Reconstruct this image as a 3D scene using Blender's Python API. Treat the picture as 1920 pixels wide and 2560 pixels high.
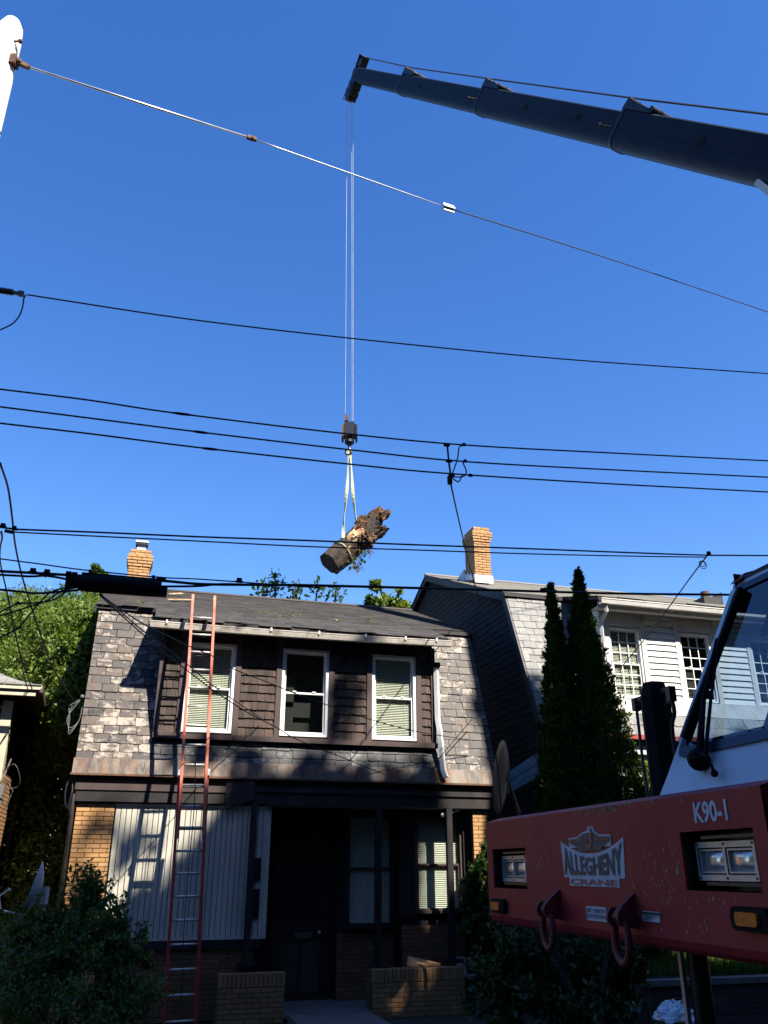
import bpy, math, random
import numpy as np
from math import radians, sin, cos, pi, sqrt, atan2
from mathutils import Vector, Matrix
random.seed(7); RS = np.random.RandomState(11)
for o in list(bpy.data.objects): bpy.data.objects.remove(o)
sc = bpy.context.scene; col = sc.collection
# ------------------------------------------------------------------ camera
PITCH = radians(23.0); FPX = 2100.0; EYE = Vector((0, 0, 1.5))
cd = bpy.data.cameras.new('camera'); cam = bpy.data.objects.new('camera', cd); col.objects.link(cam)
cam.location = EYE; cam.rotation_euler = (radians(90) + PITCH, 0, 0)
cd.sensor_fit = 'VERTICAL'; cd.sensor_height = 24; cd.lens = 24 * FPX / 2560
cd.clip_start = 0.05; cd.clip_end = 3000
sc.camera = cam
# ------------------------------------------------------------------ house frame (street direction, outward normal)
UX = Vector((.961, .277, 0)).normalized(); NX = Vector((UX.y, -UX.x, 0)); ZX = Vector((0, 0, 1))
ORG = Vector((-4.69, 13.8, 0)); ROT = atan2(UX.y, UX.x)
SUN = (UX * .52 + NX * 1.0 + ZX * 1.30).normalized()
# ------------------------------------------------------------------ sky, sun, exposure
w = bpy.data.worlds.new('World'); sc.world = w; w.use_nodes = True
nt = w.node_tree; nt.nodes.clear()
sky = nt.nodes.new('ShaderNodeTexSky'); sky.sky_type = 'NISHITA'; sky.sun_disc = False
sky.sun_elevation = math.asin(SUN.z); sky.sun_rotation = atan2(SUN.x, SUN.y)
sky.air_density = 1.0; sky.dust_density = 0.25; sky.ozone_density = 2.2; sky.altitude = 200
hs = nt.nodes.new('ShaderNodeHueSaturation'); hs.inputs['Hue'].default_value = .512; hs.inputs['Saturation'].default_value = 1.31
bg = nt.nodes.new('ShaderNodeBackground'); bg.inputs['Strength'].default_value = .100
wo = nt.nodes.new('ShaderNodeOutputWorld')
nt.links.new(sky.outputs[0], hs.inputs['Color']); nt.links.new(hs.outputs[0], bg.inputs[0]); nt.links.new(bg.outputs[0], wo.inputs[0])
sl = bpy.data.lights.new('sun', 'SUN'); sl.energy = 5.0; sl.angle = radians(.55); sl.color = (1, .93, .82)
so = bpy.data.objects.new('sun', sl); col.objects.link(so); so.rotation_euler = SUN.to_track_quat('Z', 'Y').to_euler(); so.location = (30, -30, 60)
sc.view_settings.view_transform = 'Standard'; sc.view_settings.look = 'None'
sc.view_settings.gamma = 1; sc.view_settings.use_curve_mapping = False; sc.view_settings.exposure = 1.38
try:
    sc.cycles.max_bounces = 8; sc.cycles.transparent_max_bounces = 12
except Exception: pass

# ------------------------------------------------------------------ helpers
def ray(x, y):
    a = (x - 960) / FPX; b = (1280 - y) / FPX
    return Vector((a, cos(PITCH) - b * sin(PITCH), sin(PITCH) + b * cos(PITCH)))
def at(x, y, Y):
    r = ray(x, y); return EYE + r * (Y / r.y)
def onplane(x, y, p0, n):
    r = ray(x, y); return EYE + r * ((p0 - EYE).dot(n) / r.dot(n))
def WP(u, v, z): return ORG + UX * u - NX * v + ZX * z
def onv(x, y, v): return onplane(x, y, ORG - NX * v, NX)
def house_of(p):
    d = p - ORG; return d.dot(UX), -d.dot(NX), p.z

class MB:
    def __init__(s): s.v = []; s.f = []; s.m = []
    def add(s, vs, fs, mi=0):
        n = len(s.v); s.v += [tuple(q) for q in vs]; s.f += [tuple(i + n for i in f) for f in fs]; s.m += [mi] * len(fs); return s
    def box(s, x0, x1, y0, y1, z0, z1, mi=0):
        return s.add([(x0,y0,z0),(x1,y0,z0),(x1,y1,z0),(x0,y1,z0),(x0,y0,z1),(x1,y0,z1),(x1,y1,z1),(x0,y1,z1)],
                     [(0,3,2,1),(4,5,6,7),(0,1,5,4),(1,2,6,5),(2,3,7,6),(3,0,4,7)], mi)
    def beam(s, p, q, w, h, up=(0,0,1), mi=0):
        p = Vector(p); q = Vector(q); d = (q - p).normalized(); u = Vector(up); r = d.cross(u)
        if r.length < 1e-4: r = d.cross(Vector((1,0,0)))
        r.normalize(); u = r.cross(d)
        vs = [a + r * (i * w / 2) + u * (j * h / 2) for a in (p, q) for i, j in ((-1,-1),(1,-1),(1,1),(-1,1))]
        return s.add(vs, [(0,3,2,1),(4,5,6,7),(0,1,5,4),(1,2,6,5),(2,3,7,6),(3,0,4,7)], mi)
    def quad(s, a, b, c, d, mi=0): return s.add([a,b,c,d], [(0,1,2,3)], mi)
    def prism(s, poly, d, mi=0):
        n = len(poly); d = Vector(d); P = [Vector(p) for p in poly]
        return s.add(P + [p + d for p in P], [tuple(range(n))[::-1], tuple(range(n, 2*n))] + [(i, (i+1) % n, (i+1) % n + n, i + n) for i in range(n)], mi)
    def tube(s, pts, r, n=6, closed=False, mi=0, cap=True):
        pts = [Vector(p) for p in pts]; m = len(pts); rr = r if hasattr(r, '__len__') else [r] * m
        base = len(s.v); prev = None
        for i, p in enumerate(pts):
            if closed: t = pts[(i+1) % m] - pts[i-1]
            else: t = pts[min(i+1, m-1)] - pts[max(i-1, 0)]
            t.normalize()
            if prev is None:
                a = Vector((0,0,1)) if abs(t.z) < .9 else Vector((1,0,0)); e = t.cross(a).normalized()
            else:
                e = prev - t * prev.dot(t); e.normalize()
            prev = e; g = t.cross(e)
            for k in range(n):
                th = 2*pi*k/n; s.v.append(tuple(p + (e*cos(th) + g*sin(th)) * rr[i]))
        for i in range(m if closed else m-1):
            j = (i+1) % m
            for k in range(n):
                s.f.append((base+i*n+k, base+i*n+(k+1)%n, base+j*n+(k+1)%n, base+j*n+k)); s.m.append(mi)
        if cap and not closed:
            s.f.append(tuple(base+k for k in range(n))[::-1]); s.m.append(mi)
            s.f.append(tuple(base+(m-1)*n+k for k in range(n))); s.m.append(mi)
        return s
    def cyl(s, p, q, r0, r1=None, n=16, mi=0): return s.tube([p, q], [r0, r0 if r1 is None else r1], n, mi=mi)
    def ball(s, c, r, n=10, mi=0):
        c = Vector(c); pts = [c + Vector((0,0,-r*cos(pi*i/6))) for i in range(7)]
        return s.tube(pts, [max(r*sin(pi*i/6), r*.02) for i in range(7)], n, mi=mi)
    def mesh(s, name):
        me = bpy.data.meshes.new(name); me.from_pydata(s.v, [], s.f); return me
    def build(s, name, mat, parent=None, smooth=False, loc=None):
        me = s.mesh(name); mats = mat if isinstance(mat, (list, tuple)) else [mat]
        for m_ in mats: me.materials.append(m_)
        if len(mats) > 1: me.polygons.foreach_set('material_index', s.m)
        if smooth: me.polygons.foreach_set('use_smooth', [True] * len(me.polygons)); 
        o = bpy.data.objects.new(name, me); col.objects.link(o)
        if parent: o.parent = parent
        if loc: o.location = loc
        return o
def smooth_angle(o, a=40):
    me = o.data; me.polygons.foreach_set('use_smooth', [True]*len(me.polygons))
    try: me.set_sharp_from_angle(angle=radians(a))
    except Exception: pass
    return o
def tag(o, label=None, cat=None, group=None, kind=None):
    if label: o['label'] = label
    if cat: o['category'] = cat
    if group: o['group'] = group
    if kind: o['kind'] = kind
    return o
def empty(name, loc, rz=0, parent=None):
    o = bpy.data.objects.new(name, None); col.objects.link(o); o.location = loc; o.rotation_euler = (0,0,rz); o.empty_display_size = .2
    if parent: o.parent = parent
    return o
def piece(name, mesh, parent, loc, scale=(1,1,1), rot=(0,0,0)):
    o = bpy.data.objects.new(name, mesh); col.objects.link(o); o.parent = parent; o.location = loc; o.scale = scale; o.rotation_euler = rot; return o
def catmull(P, k=6):
    P = [Vector(p) for p in P]; out = []
    for i in range(len(P)-1):
        a = P[i-1] if i else P[0]*2 - P[1]; b = P[i]; c = P[i+1]; d = P[i+2] if i+2 < len(P) else P[-1]*2 - P[-2]
        for j in range(k):
            t = j/k; out.append(.5*((2*b) + (c-a)*t + (2*a-5*b+4*c-d)*t*t + (3*b-a-3*c+d)*t**3))
    out.append(P[-1]); return out

# ------------------------------------------------------------------ materials
def newmat(name):
    m = bpy.data.materials.new(name); m.use_nodes = True; t = m.node_tree
    return m, t, t.nodes['Principled BSDF']
def N(t, ty, **kw):
    n = t.nodes.new(ty)
    for k, v in kw.items(): setattr(n, k, v)
    return n
def noise(t, scale, detail=4, rough=.6, vec=None, stretch=None):
    g = N(t, 'ShaderNodeNewGeometry'); v = vec or g.outputs['Position']
    if stretch:
        mp = N(t, 'ShaderNodeMapping'); mp.inputs['Scale'].default_value = stretch; t.links.new(v, mp.inputs[0]); v = mp.outputs[0]
    n = N(t, 'ShaderNodeTexNoise'); n.inputs['Scale'].default_value = scale; n.inputs['Detail'].default_value = detail; n.inputs['Roughness'].default_value = rough
    t.links.new(v, n.inputs['Vector']); return n.outputs['Fac']
def ramp(t, fac, stops):
    r = N(t, 'ShaderNodeValToRGB'); e = r.color_ramp.elements
    while len(e) < len(stops): e.new(.5)
    for i, (p, c) in enumerate(stops):
        e[i].position = p; e[i].color = (c if hasattr(c, '__len__') else (c,c,c)) + ((1,) if (not hasattr(c,'__len__') or len(c) == 3) else ()) if hasattr(c,'__len__') else (c,c,c,1)
    t.links.new(fac, r.inputs[0]); return r.outputs[0]
def mix(t, f, a, b, mode='MIX'):
    m = N(t, 'ShaderNodeMix', data_type='RGBA', blend_type=mode)
    for s, v in ((0, f), (6, a), (7, b)):
        if hasattr(v, 'is_output'): t.links.new(v, m.inputs[s])
        else: m.inputs[s].default_value = v if s == 0 else (tuple(v) + (1,) if len(v) == 3 else v)
    return m.outputs[2]
def bump(t, p, h, strength=.3, dist=.01):
    b = N(t, 'ShaderNodeBump'); b.inputs['Strength'].default_value = strength; b.inputs['Distance'].default_value = dist
    t.links.new(h, b.inputs['Height']); t.links.new(b.outputs[0], p.inputs['Normal'])
def simple(name, c1, c2=None, scale=5, rough=.7, rnd=0, bmp=0, metal=0, lo=.35, hi=.65, dirt=None, dscale=1.5, stretch=None, spec=None, coat=0):
    m, t, p = newmat(name); c2 = c2 or tuple(x*.75 for x in c1)
    if max(c1) < .5: c1 = tuple(x*.74 for x in c1); c2 = tuple(x*.74 for x in c2)
    c = mix(t, ramp(t, noise(t, scale, stretch=stretch), [(lo, 0.0), (hi, 1.0)]), c1, c2)
    if dirt:
        c = mix(t, ramp(t, noise(t, dscale, 6, .7), [(.5, 0.0), (.7, 1.0)]), c, dirt)
    if rnd:
        oi = N(t, 'ShaderNodeObjectInfo'); c = mix(t, 1.0, c, ramp(t, oi.outputs['Random'], [(0, 1-rnd), (1, 1+rnd)]), 'MULTIPLY')
    t.links.new(c, p.inputs['Base Color']); p.inputs['Roughness'].default_value = rough; p.inputs['Metallic'].default_value = metal
    if spec is not None: p.inputs['Specular IOR Level'].default_value = spec
    if coat: p.inputs['Coat Weight'].default_value = coat
    if bmp: bump(t, p, noise(t, scale*6, 5), bmp)
    return m
def slate_mat(name, cols, white, thr, wcol=(.5,.47,.43), dark=.0):
    if 'pale' not in name: cols = [tuple(x*.66 for x in c) for c in cols]; wcol = tuple(x*1.05 for x in wcol)
    m, t, p = newmat(name); oi = N(t, 'ShaderNodeObjectInfo'); g = N(t, 'ShaderNodeNewGeometry')
    base = ramp(t, oi.outputs['Random'], [(i/(len(cols)-1), c) for i, c in enumerate(cols)])
    va = N(t, 'ShaderNodeVectorMath', operation='ADD'); sc_ = N(t, 'ShaderNodeMath', operation='MULTIPLY'); sc_.inputs[1].default_value = 37
    t.links.new(oi.outputs['Random'], sc_.inputs[0]); t.links.new(g.outputs['Position'], va.inputs[0]); t.links.new(sc_.outputs[0], va.inputs[1])
    n1 = noise(t, 5.5, 6, .72, vec=va.outputs[0], stretch=(1,1,1.6)); n2 = noise(t, .9, 3, .5)
    base = mix(t, ramp(t, noise(t, 14, 5, .7, vec=va.outputs[0]), [(.3, 0.0), (.75, .75)]), base, tuple(c*.35 for c in cols[0]))
    ad = N(t, 'ShaderNodeMath', operation='MULTIPLY_ADD'); t.links.new(n2, ad.inputs[0]); ad.inputs[1].default_value = .55; t.links.new(n1, ad.inputs[2])
    ad2 = N(t, 'ShaderNodeMath', operation='MULTIPLY_ADD'); t.links.new(oi.outputs['Random'], ad2.inputs[0]); ad2.inputs[1].default_value = .16; t.links.new(ad.outputs[0], ad2.inputs[2])
    mask = ramp(t, ad2.outputs[0], [(thr, 0.0), (thr+.16, white)])
    c = mix(t, mask, base, wcol)
    if dark: c = mix(t, ramp(t, noise(t, 2.2, 5), [(.4, 0.0), (.62, dark)]), c, (.012,.012,.013))
    t.links.new(c, p.inputs['Base Color']); p.inputs['Roughness'].default_value = .62
    bump(t, p, n1, .5, .012); return m
def brick_mat(name, cols, rough=.75):
    cols = [tuple(x*.76 for x in c) for c in cols]
    m, t, p = newmat(name); oi = N(t, 'ShaderNodeObjectInfo')
    g = N(t, 'ShaderNodeNewGeometry'); isl = g.outputs['Random Per Island']
    ad = N(t, 'ShaderNodeMath', operation='ADD'); t.links.new(oi.outputs['Random'], ad.inputs[0]); t.links.new(isl, ad.inputs[1])
    fr = N(t, 'ShaderNodeMath', operation='FRACT'); t.links.new(ad.outputs[0], fr.inputs[0])
    c = ramp(t, fr.outputs[0], [(i/(len(cols)-1), q) for i, q in enumerate(cols)])
    c = mix(t, ramp(t, noise(t, 30, 5), [(.45, 0.0), (.75, .5)]), c, tuple(x*.55 for x in cols[0]))
    t.links.new(c, p.inputs['Base Color']); p.inputs['Roughness'].default_value = rough; bump(t, p, noise(t, 90, 3), .25, .004); return m
def leaf_mat(name, cols, trans=.35, rough=.5):
    m, t, p = newmat(name); g = N(t, 'ShaderNodeNewGeometry')
    c = ramp(t, g.outputs['Random Per Island'], [(i/(len(cols)-1), q) for i, q in enumerate(cols)])
    t.links.new(c, p.inputs['Base Color']); p.inputs['Roughness'].default_value = rough; p.inputs['Specular IOR Level'].default_value = .35 if rough < .8 else .05
    tr = N(t, 'ShaderNodeBsdfTranslucent'); c2 = mix(t, 1.0, c, (1.5, 1.35, .5), 'MULTIPLY'); t.links.new(c2, tr.inputs[0])
    mx = N(t, 'ShaderNodeMixShader'); mx.inputs[0].default_value = trans
    t.links.new(p.outputs[0], mx.inputs[1]); t.links.new(tr.outputs[0], mx.inputs[2]); t.links.new(mx.outputs[0], t.nodes['Material Output'].inputs[0]); return m
def glass_mat(name, tint=(.85,.9,.9), refl=.10, rough=.02):
    m = bpy.data.materials.new(name); m.use_nodes = True; t = m.node_tree; t.nodes.clear()
    tr = N(t, 'ShaderNodeBsdfTransparent'); tr.inputs[0].default_value = tint + (1,)
    gl = N(t, 'ShaderNodeBsdfGlossy'); gl.inputs['Roughness'].default_value = rough
    lw = N(t, 'ShaderNodeLayerWeight'); lw.inputs[0].default_value = .5
    fr = ramp(t, lw.outputs['Facing'], [(0, refl*.5), (.7, refl), (1, .8)])
    mx = N(t, 'ShaderNodeMixShader'); t.links.new(fr, mx.inputs[0]); t.links.new(tr.outputs[0], mx.inputs[1]); t.links.new(gl.outputs[0], mx.inputs[2])
    o = N(t, 'ShaderNodeOutputMaterial'); t.links.new(mx.outputs[0], o.inputs[0]); return m

M = {}
M['slate'] = slate_mat('slate_weathered', [(.036,.029,.026),(.075,.056,.044),(.11,.08,.06),(.155,.10,.064),(.055,.046,.041),(.10,.072,.05)], .75, .875, wcol=(.34,.285,.23))
M['slate_dark'] = slate_mat('slate_darker', [(.02,.021,.024),(.035,.035,.038),(.05,.047,.046)], .6, .93, wcol=(.3,.29,.28), dark=.9)  # darker, blotchier slate for the bottom rows
M['slate_pale'] = slate_mat('slate_pale', [(.17,.168,.158),(.21,.205,.19),(.14,.138,.132),(.24,.23,.21)], .4, .9, wcol=(.36,.35,.32))
M['underlay'] = simple('underlay', (.008,.008,.008), rough=.9)
M['shingle_brown'] = simple('cedar_shingle', (.085,.05,.036), (.035,.022,.017), 9, .8, rnd=.45, bmp=.5, stretch=(1,1,.15))
M['shingle_dark'] = simple('gable_shingle', (.016,.012,.011), (.006,.005,.006), 6, .85, rnd=.4, bmp=.5, stretch=(1,1,.15), dirt=(.035,.03,.028), dscale=5)
M['trim_brown'] = simple('brown_trim', (.085,.052,.045), (.06,.038,.034), 7, .6, stretch=(1,1,.2))
M['trim_dark'] = simple('dark_trim', (.016,.011,.011), (.009,.007,.007), 6, .6, dirt=(.03,.02,.018), dscale=2)
M['white'] = simple('white_vinyl', (.78,.78,.76), (.68,.68,.66), 3, .45)
M['white_paint'] = simple('white_paint', (.62,.61,.58), (.52,.51,.48), 5, .6, dirt=(.45,.43,.4), dscale=3)
M['siding'] = simple('white_siding', (.64,.63,.60), (.56,.55,.52), 4, .5, stretch=(.3,.3,2))
M['cream'] = simple('cream_panel', (.55,.52,.42), (.42,.4,.34), 3, .55, rnd=.06, stretch=(1,1,.15), dirt=(.4,.39,.33), dscale=2.5)
M['cream_trim'] = simple('cream_trim', (.52,.46,.33), (.42,.37,.27), 3, .6)
M['brick'] = brick_mat('buff_brick', [(.52,.27,.095),(.6,.33,.13),(.56,.30,.11),(.46,.235,.085),(.6,.36,.16)])
M['brick_brown'] = brick_mat('brown_brick', [(.2,.10,.042),(.25,.125,.052),(.16,.08,.036)])
M['brick_grey'] = brick_mat('grey_brick', [(.05,.045,.04),(.07,.06,.052),(.035,.032,.03)])
M['mortar'] = simple('mortar', (.11,.075,.045), (.07,.05,.035), 20, .95)
M['asphalt_shingle'] = brick_mat('asphalt_shingle', [(.05,.044,.042),(.085,.076,.07),(.068,.062,.058),(.038,.035,.034)], .9)
M['grey_shingle'] = brick_mat('grey_asphalt_shingle', [(.24,.235,.215),(.3,.29,.265),(.2,.195,.18),(.27,.265,.24)], .9)
M['gutter'] = simple('aluminium_gutter', (.5,.46,.4), (.36,.33,.29), 6, .45, dirt=(.2,.17,.14), dscale=4)
M['galv'] = simple('galvanised', (.55,.57,.6), (.42,.44,.46), 9, .38, metal=.6)
M['alu'] = simple('aluminium', (.62,.6,.56), (.5,.49,.46), 12, .42, metal=.3)
M['black'] = simple('black_rubber', (.004,.004,.005), (.006,.006,.007), 9, .8, spec=.2)
M['black_steel'] = simple('black_steel', (.006,.006,.007), (.01,.01,.011), 9, .42)
M['cable'] = simple('cable_black', (.006,.008,.016), (.008,.01,.02), 9, .6)
M['red_ladder'] = simple('red_fibreglass', (.5,.045,.03), (.36,.03,.022), 8, .38, dirt=(.25,.06,.05), dscale=5)
M['glare_ladder'] = simple('sunlit_fibreglass', (.62,.13,.075), (.5,.09,.05), 8, .4, dirt=(.6,.26,.17), dscale=4)  # paler red: sun glare on the upper rails put into the colour
M['dark'] = simple('dark_interior', (.006,.006,.007), rough=.9)
M['room'] = simple('room_dark', (.03,.03,.03), rough=.9)
M['blind'] = simple('blind', (.58,.6,.5), (.5,.52,.44), 3, .6)
M['curtain'] = simple('curtain', (.66,.66,.58), (.55,.55,.48), 3, .8, stretch=(8,8,.3))
M['glass'] = glass_mat('window_glass', (.93,.94,.92), .10)
M['concrete'] = simple('concrete', (.2,.19,.175), (.14,.135,.125), 5, .85, bmp=.3)
M['asphalt'] = simple('asphalt', (.05,.05,.05), (.04,.04,.04), 40, .9, bmp=.3)
M['soil'] = simple('soil', (.05,.042,.03), (.025,.03,.015), 4, .95, bmp=.6)
M['bark'] = simple('bark', (.06,.047,.035), (.025,.02,.016), 6, .9, bmp=.9, stretch=(2,2,.4))
M['rust'] = simple('rusty_steel', (.2,.1,.05), (.1,.05,.03), 20, .8)
M['pole'] = simple('overlit_pole', (.85,.83,.78), (.75,.73,.69), 3, .7, stretch=(3,3,.2))  # near-white: overexposing sunlight on the pole put into its base colour
M['navy'] = simple('navy_boom', (.010,.016,.032), (.014,.022,.042), 2, .5, dirt=(.013,.017,.027), dscale=3, spec=.12)
M['rubber'] = simple('tyre', (.02,.02,.02), rough=.8)
M['cab_white'] = simple('cab_white', (.56,.57,.6), (.5,.51,.54), 2, .35, coat=.2)
M['amber'] = simple('amber_lens', (.85,.17,.01), (.6,.1,.008), 25, .25)
M['chrome'] = simple('chrome_bezel', (.62,.58,.5), (.5,.45,.38), 25, .35, metal=.25)
M['decal_white'] = simple('decal_white', (.6,.6,.62), (.5,.5,.52), 20, .6)
M['decal_grey'] = simple('decal_grey', (.11,.10,.085), (.16,.14,.12), 25, .6)
M['decal_red'] = simple('decal_red', (.5,.13,.08), (.4,.1,.07), 25, .6)
M['decal_black'] = simple('decal_black', (.02,.03,.04), rough=.6)
M['strap'] = simple('web_strap', (.5,.48,.25), (.38,.38,.22), 6, .7)
M['rope'] = simple('wire_rope', (.42,.42,.43), (.3,.3,.31), 3, .6)
M['dishgrey'] = simple('dish_grey', (.52,.52,.53), (.35,.36,.38), 5, .5)
M['bag'] = simple('trash_bag_white', (.7,.72,.75), (.55,.58,.62), 8, .35)
M['green_bin'] = simple('green_bin', (.01,.07,.03), rough=.5)
M['chimney_flash'] = simple('white_flashing', (.75,.74,.72), (.55,.55,.53), 5, .5)
M['window_green'] = simple('green_trim', (.12,.17,.12), (.09,.13,.09), 5, .6)
M['red_trim'] = simple('red_trim', (.4,.06,.04), (.3,.05,.03), 5, .6)
M['side_boards'] = simple('bluegrey_boards', (.32,.36,.4), (.26,.3,.34), 5, .6)  # blue-grey boards of the side soffit
M['seat'] = simple('seat_cloth', (.25,.32,.4), (.2,.27,.35), 5, .8)
M['cab_inside'] = simple('sky_tinted_trim', (.02,.03,.06), (.03,.04,.07), 5, .7)  # navy puts the windscreen's blue sky reflection into the interior colour
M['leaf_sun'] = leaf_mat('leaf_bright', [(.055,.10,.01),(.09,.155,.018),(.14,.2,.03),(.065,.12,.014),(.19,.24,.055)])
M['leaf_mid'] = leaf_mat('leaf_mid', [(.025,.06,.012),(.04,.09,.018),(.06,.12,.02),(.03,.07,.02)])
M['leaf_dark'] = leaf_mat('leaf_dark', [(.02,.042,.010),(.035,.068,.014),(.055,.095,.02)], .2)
M['leaf_weed'] = leaf_mat('leaf_weed', [(.045,.08,.014),(.075,.125,.022),(.11,.17,.035),(.055,.10,.016)], .3)
M['leaf_thuja'] = leaf_mat('leaf_arborvitae', [(.018,.042,.006),(.034,.07,.008),(.06,.11,.012),(.022,.052,.007),(.045,.045,.016)], .1, .9)
M['grass'] = leaf_mat('grass_blade', [(.05,.10,.015),(.08,.14,.022),(.04,.075,.014)], .3)
# copper flashing
m, t, p = newmat('rusty_flashing'); c = mix(t, ramp(t, noise(t, 2.2, 6, .7, stretch=(1,1,.35)), [(.42, 0.0), (.6, 1.0)]), (.15,.062,.026), (.16,.135,.105))
c = mix(t, ramp(t, noise(t, 5, 6, .7, stretch=(1,1,.3)), [(.48, 0.0), (.62, .9)]), c, (.03,.026,.026)); t.links.new(c, p.inputs['Base Color']); p.inputs['Roughness'].default_value = .5
bump(t, p, noise(t, 9, 4), .3, .01); M['flashing'] = m
# red crane paint with chips and fading
m, t, p = newmat('red_crane_paint')
c = mix(t, ramp(t, noise(t, 1.6, 5), [(.35, 0.0), (.7, 1.0)]), (.36,.024,.026), (.44,.05,.045))
c = mix(t, ramp(t, noise(t, 4.5, 8, .75), [(.64, 0.0), (.8, .4)]), c, (.42,.12,.10))
c = mix(t, ramp(t, noise(t, 5, 6, .7, stretch=(1,1,.22)), [(.5, 0.0), (.72, .75)]), c, (.13,.025,.022))
c = mix(t, ramp(t, noise(t, 70, 3, .6), [(.7, 0.0), (.78, .5)]), c, (.35,.18,.13))
t.links.new(c, p.inputs['Base Color']); p.inputs['Roughness'].default_value = .5; p.inputs['Specular IOR Level'].default_value = .18; bump(t, p, noise(t, 60, 4), .12, .004); M['red'] = m
M['red_worn'] = simple('worn_red_casting', (.34,.03,.03), (.2,.025,.022), 14, .6, dirt=(.06,.035,.025), dscale=9)
M['chip'] = simple('primer_chip', (.42,.38,.17), (.33,.25,.12), 30, .7)
M['chip_pale'] = simple('pale_chip', (.55,.38,.27), (.42,.28,.2), 30, .7)
# log materials
m, t, p = newmat('log_bark'); c = mix(t, ramp(t, noise(t, 6, 8, .7), [(.4, 0.0), (.65, 1.0)]), (.022,.016,.011), (.075,.052,.034)); t.links.new(c, p.inputs['Base Color']); p.inputs['Roughness'].default_value = .95
bump(t, p, noise(t, 14, 6, .7), 1, .06); M['log_bark'] = m
m, t, p = newmat('rotten_wood'); c = ramp(t, noise(t, 4.5, 8, .75), [(.36, (.012,.007,.004)), (.48, (.075,.036,.014)), (.58, (.22,.115,.045)), (.70, (.45,.29,.14))]); t.links.new(c, p.inputs['Base Color']); p.inputs['Roughness'].default_value = .95
bump(t, p, noise(t, 12, 6, .75), 1, .08); M['log_rot'] = m
m, t, p = newmat('fresh_wood'); c = ramp(t, noise(t, 3, 6, .65), [(.35, (.2,.09,.04)), (.5, (.5,.32,.16)), (.7, (.66,.48,.28))]); t.links.new(c, p.inputs['Base Color']); p.inputs['Roughness'].default_value = .85
bump(t, p, noise(t, 14, 5), .8, .05); M['log_fresh'] = m

# ------------------------------------------------------------------ unit pieces
def unit_brick():
    b = MB(); e = .035
    b.add([(0,0,0),(1,0,0),(1,0,1),(0,0,1),(0,1,0),(1,1,0),(1,1,1),(0,1,1)], [(0,1,2,3)] if False else [], 0)
    x0, x1, z0, z1 = .02, .98, .06, .94
    b.add([(x0,0,z0),(x1,0,z0),(x1,0,z1),(x0,0,z1),(0,.12,0),(1,.12,0),(1,.12,1),(0,.12,1),(0,1,0),(1,1,0),(1,1,1),(0,1,1)],
          [(0,1,2,3),(4,5,1,0),(5,6,2,1),(6,7,3,2),(7,4,0,3),(8,9,5,4),(9,10,6,5),(10,11,7,6),(11,8,4,7)])
    b.v = b.v[8:]; b.f = [tuple(i-8 for i in f) for f in b.f]
    return b
def unit_slate(k):
    r = random.Random(k); b = MB()
    j = lambda a: r.uniform(-a, a)
    c1, c2 = r.uniform(.0,.12), r.uniform(.0,.12)
    prof = [(0+j(.004),1),(1+j(.004),1),(1+j(.006),c2),(1-c2*.5,0+j(.03)),(.66,j(.035)),(.33,j(.035)),(c1*.5,0+j(.03)),(0,c1)]
    n = len(prof)
    b.add([(x,(0 if z < .5 else .75)-0,z) for x, z in prof] + [(x,(1 if z < .5 else 1),z) for x, z in prof],
          [tuple(range(n)), tuple(range(n,2*n))[::-1]] + [(i+n, (i+1)%n+n, (i+1)%n, i) for i in range(n)])
    return b
BRICK = {}
M['brick_pier'] = brick_mat('shaded_buff_brick', [(.36,.18,.07),(.44,.23,.09),(.31,.155,.06),(.48,.26,.11)])  # darker buff brick; the shade on the piers is put into its colour
for k in ('brick','brick_brown','brick_grey','brick_pier'):
    me = unit_brick().mesh('brick'); me.materials.append(M[k]); BRICK[k] = me
SLATE = {}
for k in ('slate','slate_dark','slate_pale','shingle_brown','shingle_dark'):
    SLATE[k] = []
    for i in range(5):
        me = unit_slate(i + (20 if 'shingle' in k else 0)).mesh('slate'); me.materials.append(M[k]); SLATE[k].append(me)

def brick_wall(parent, x0, x1, z0, z1, y, mat='brick', L=.213, H=.067, thick=.05, pieces=True, backname='mortar_bed', axis='x', seed=1, chim=False, name='wall', zc=None):
    """bricks facing -y between x0..x1, z0..z1, outer face at y (local). axis 'y': facing -x at x=y"""
    r = random.Random(seed); n = max(1, round((z1-z0)/H)); Hh = (z1-z0)/n; jt = .009
    bk = MB(); stuff = MB(); ub = unit_brick()
    if axis == 'x': bk.box(x0+.004, x1-.004, y+.009, y+thick+.06, z0, z1)
    else: bk.box(y+.009, y+thick+.06, x0+.004, x1-.004, z0, z1)
    bed = bk.build(name, M['mortar'], parent)
    for i in range(n):
        z = z0 + i*Hh; x = x0 - (L*.5 if i % 2 else 0); 
        while x < x1 - .01:
            a = max(x, x0); b = min(x+L, x1)
            if b - a > .03:
                pr = r.uniform(0, .004)
                if axis == 'x': loc = (a+jt/2, y-pr+.002, z+jt/2); scl = (b-a-jt, .04, Hh-jt); rot = (0,0,0)
                else: loc = (y-pr+.002, b-jt/2, z+jt/2); scl = (b-a-jt, .04, Hh-jt); rot = (0,0,-pi/2)
                if pieces: piece('brick', BRICK[mat], bed, loc, scl, rot)
                else:
                    Mx = Matrix.LocRotScale(Vector(loc), Matrix.Rotation(rot[2], 3, 'Z'), Vector(scl))
                    stuff.add([Mx @ Vector(v) for v in ub.v], ub.f)
            x += L
    if not pieces and stuff.v:
        o = stuff.build('brickwork', M[mat], bed); o['kind'] = 'stuff'
    return bed

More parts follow.
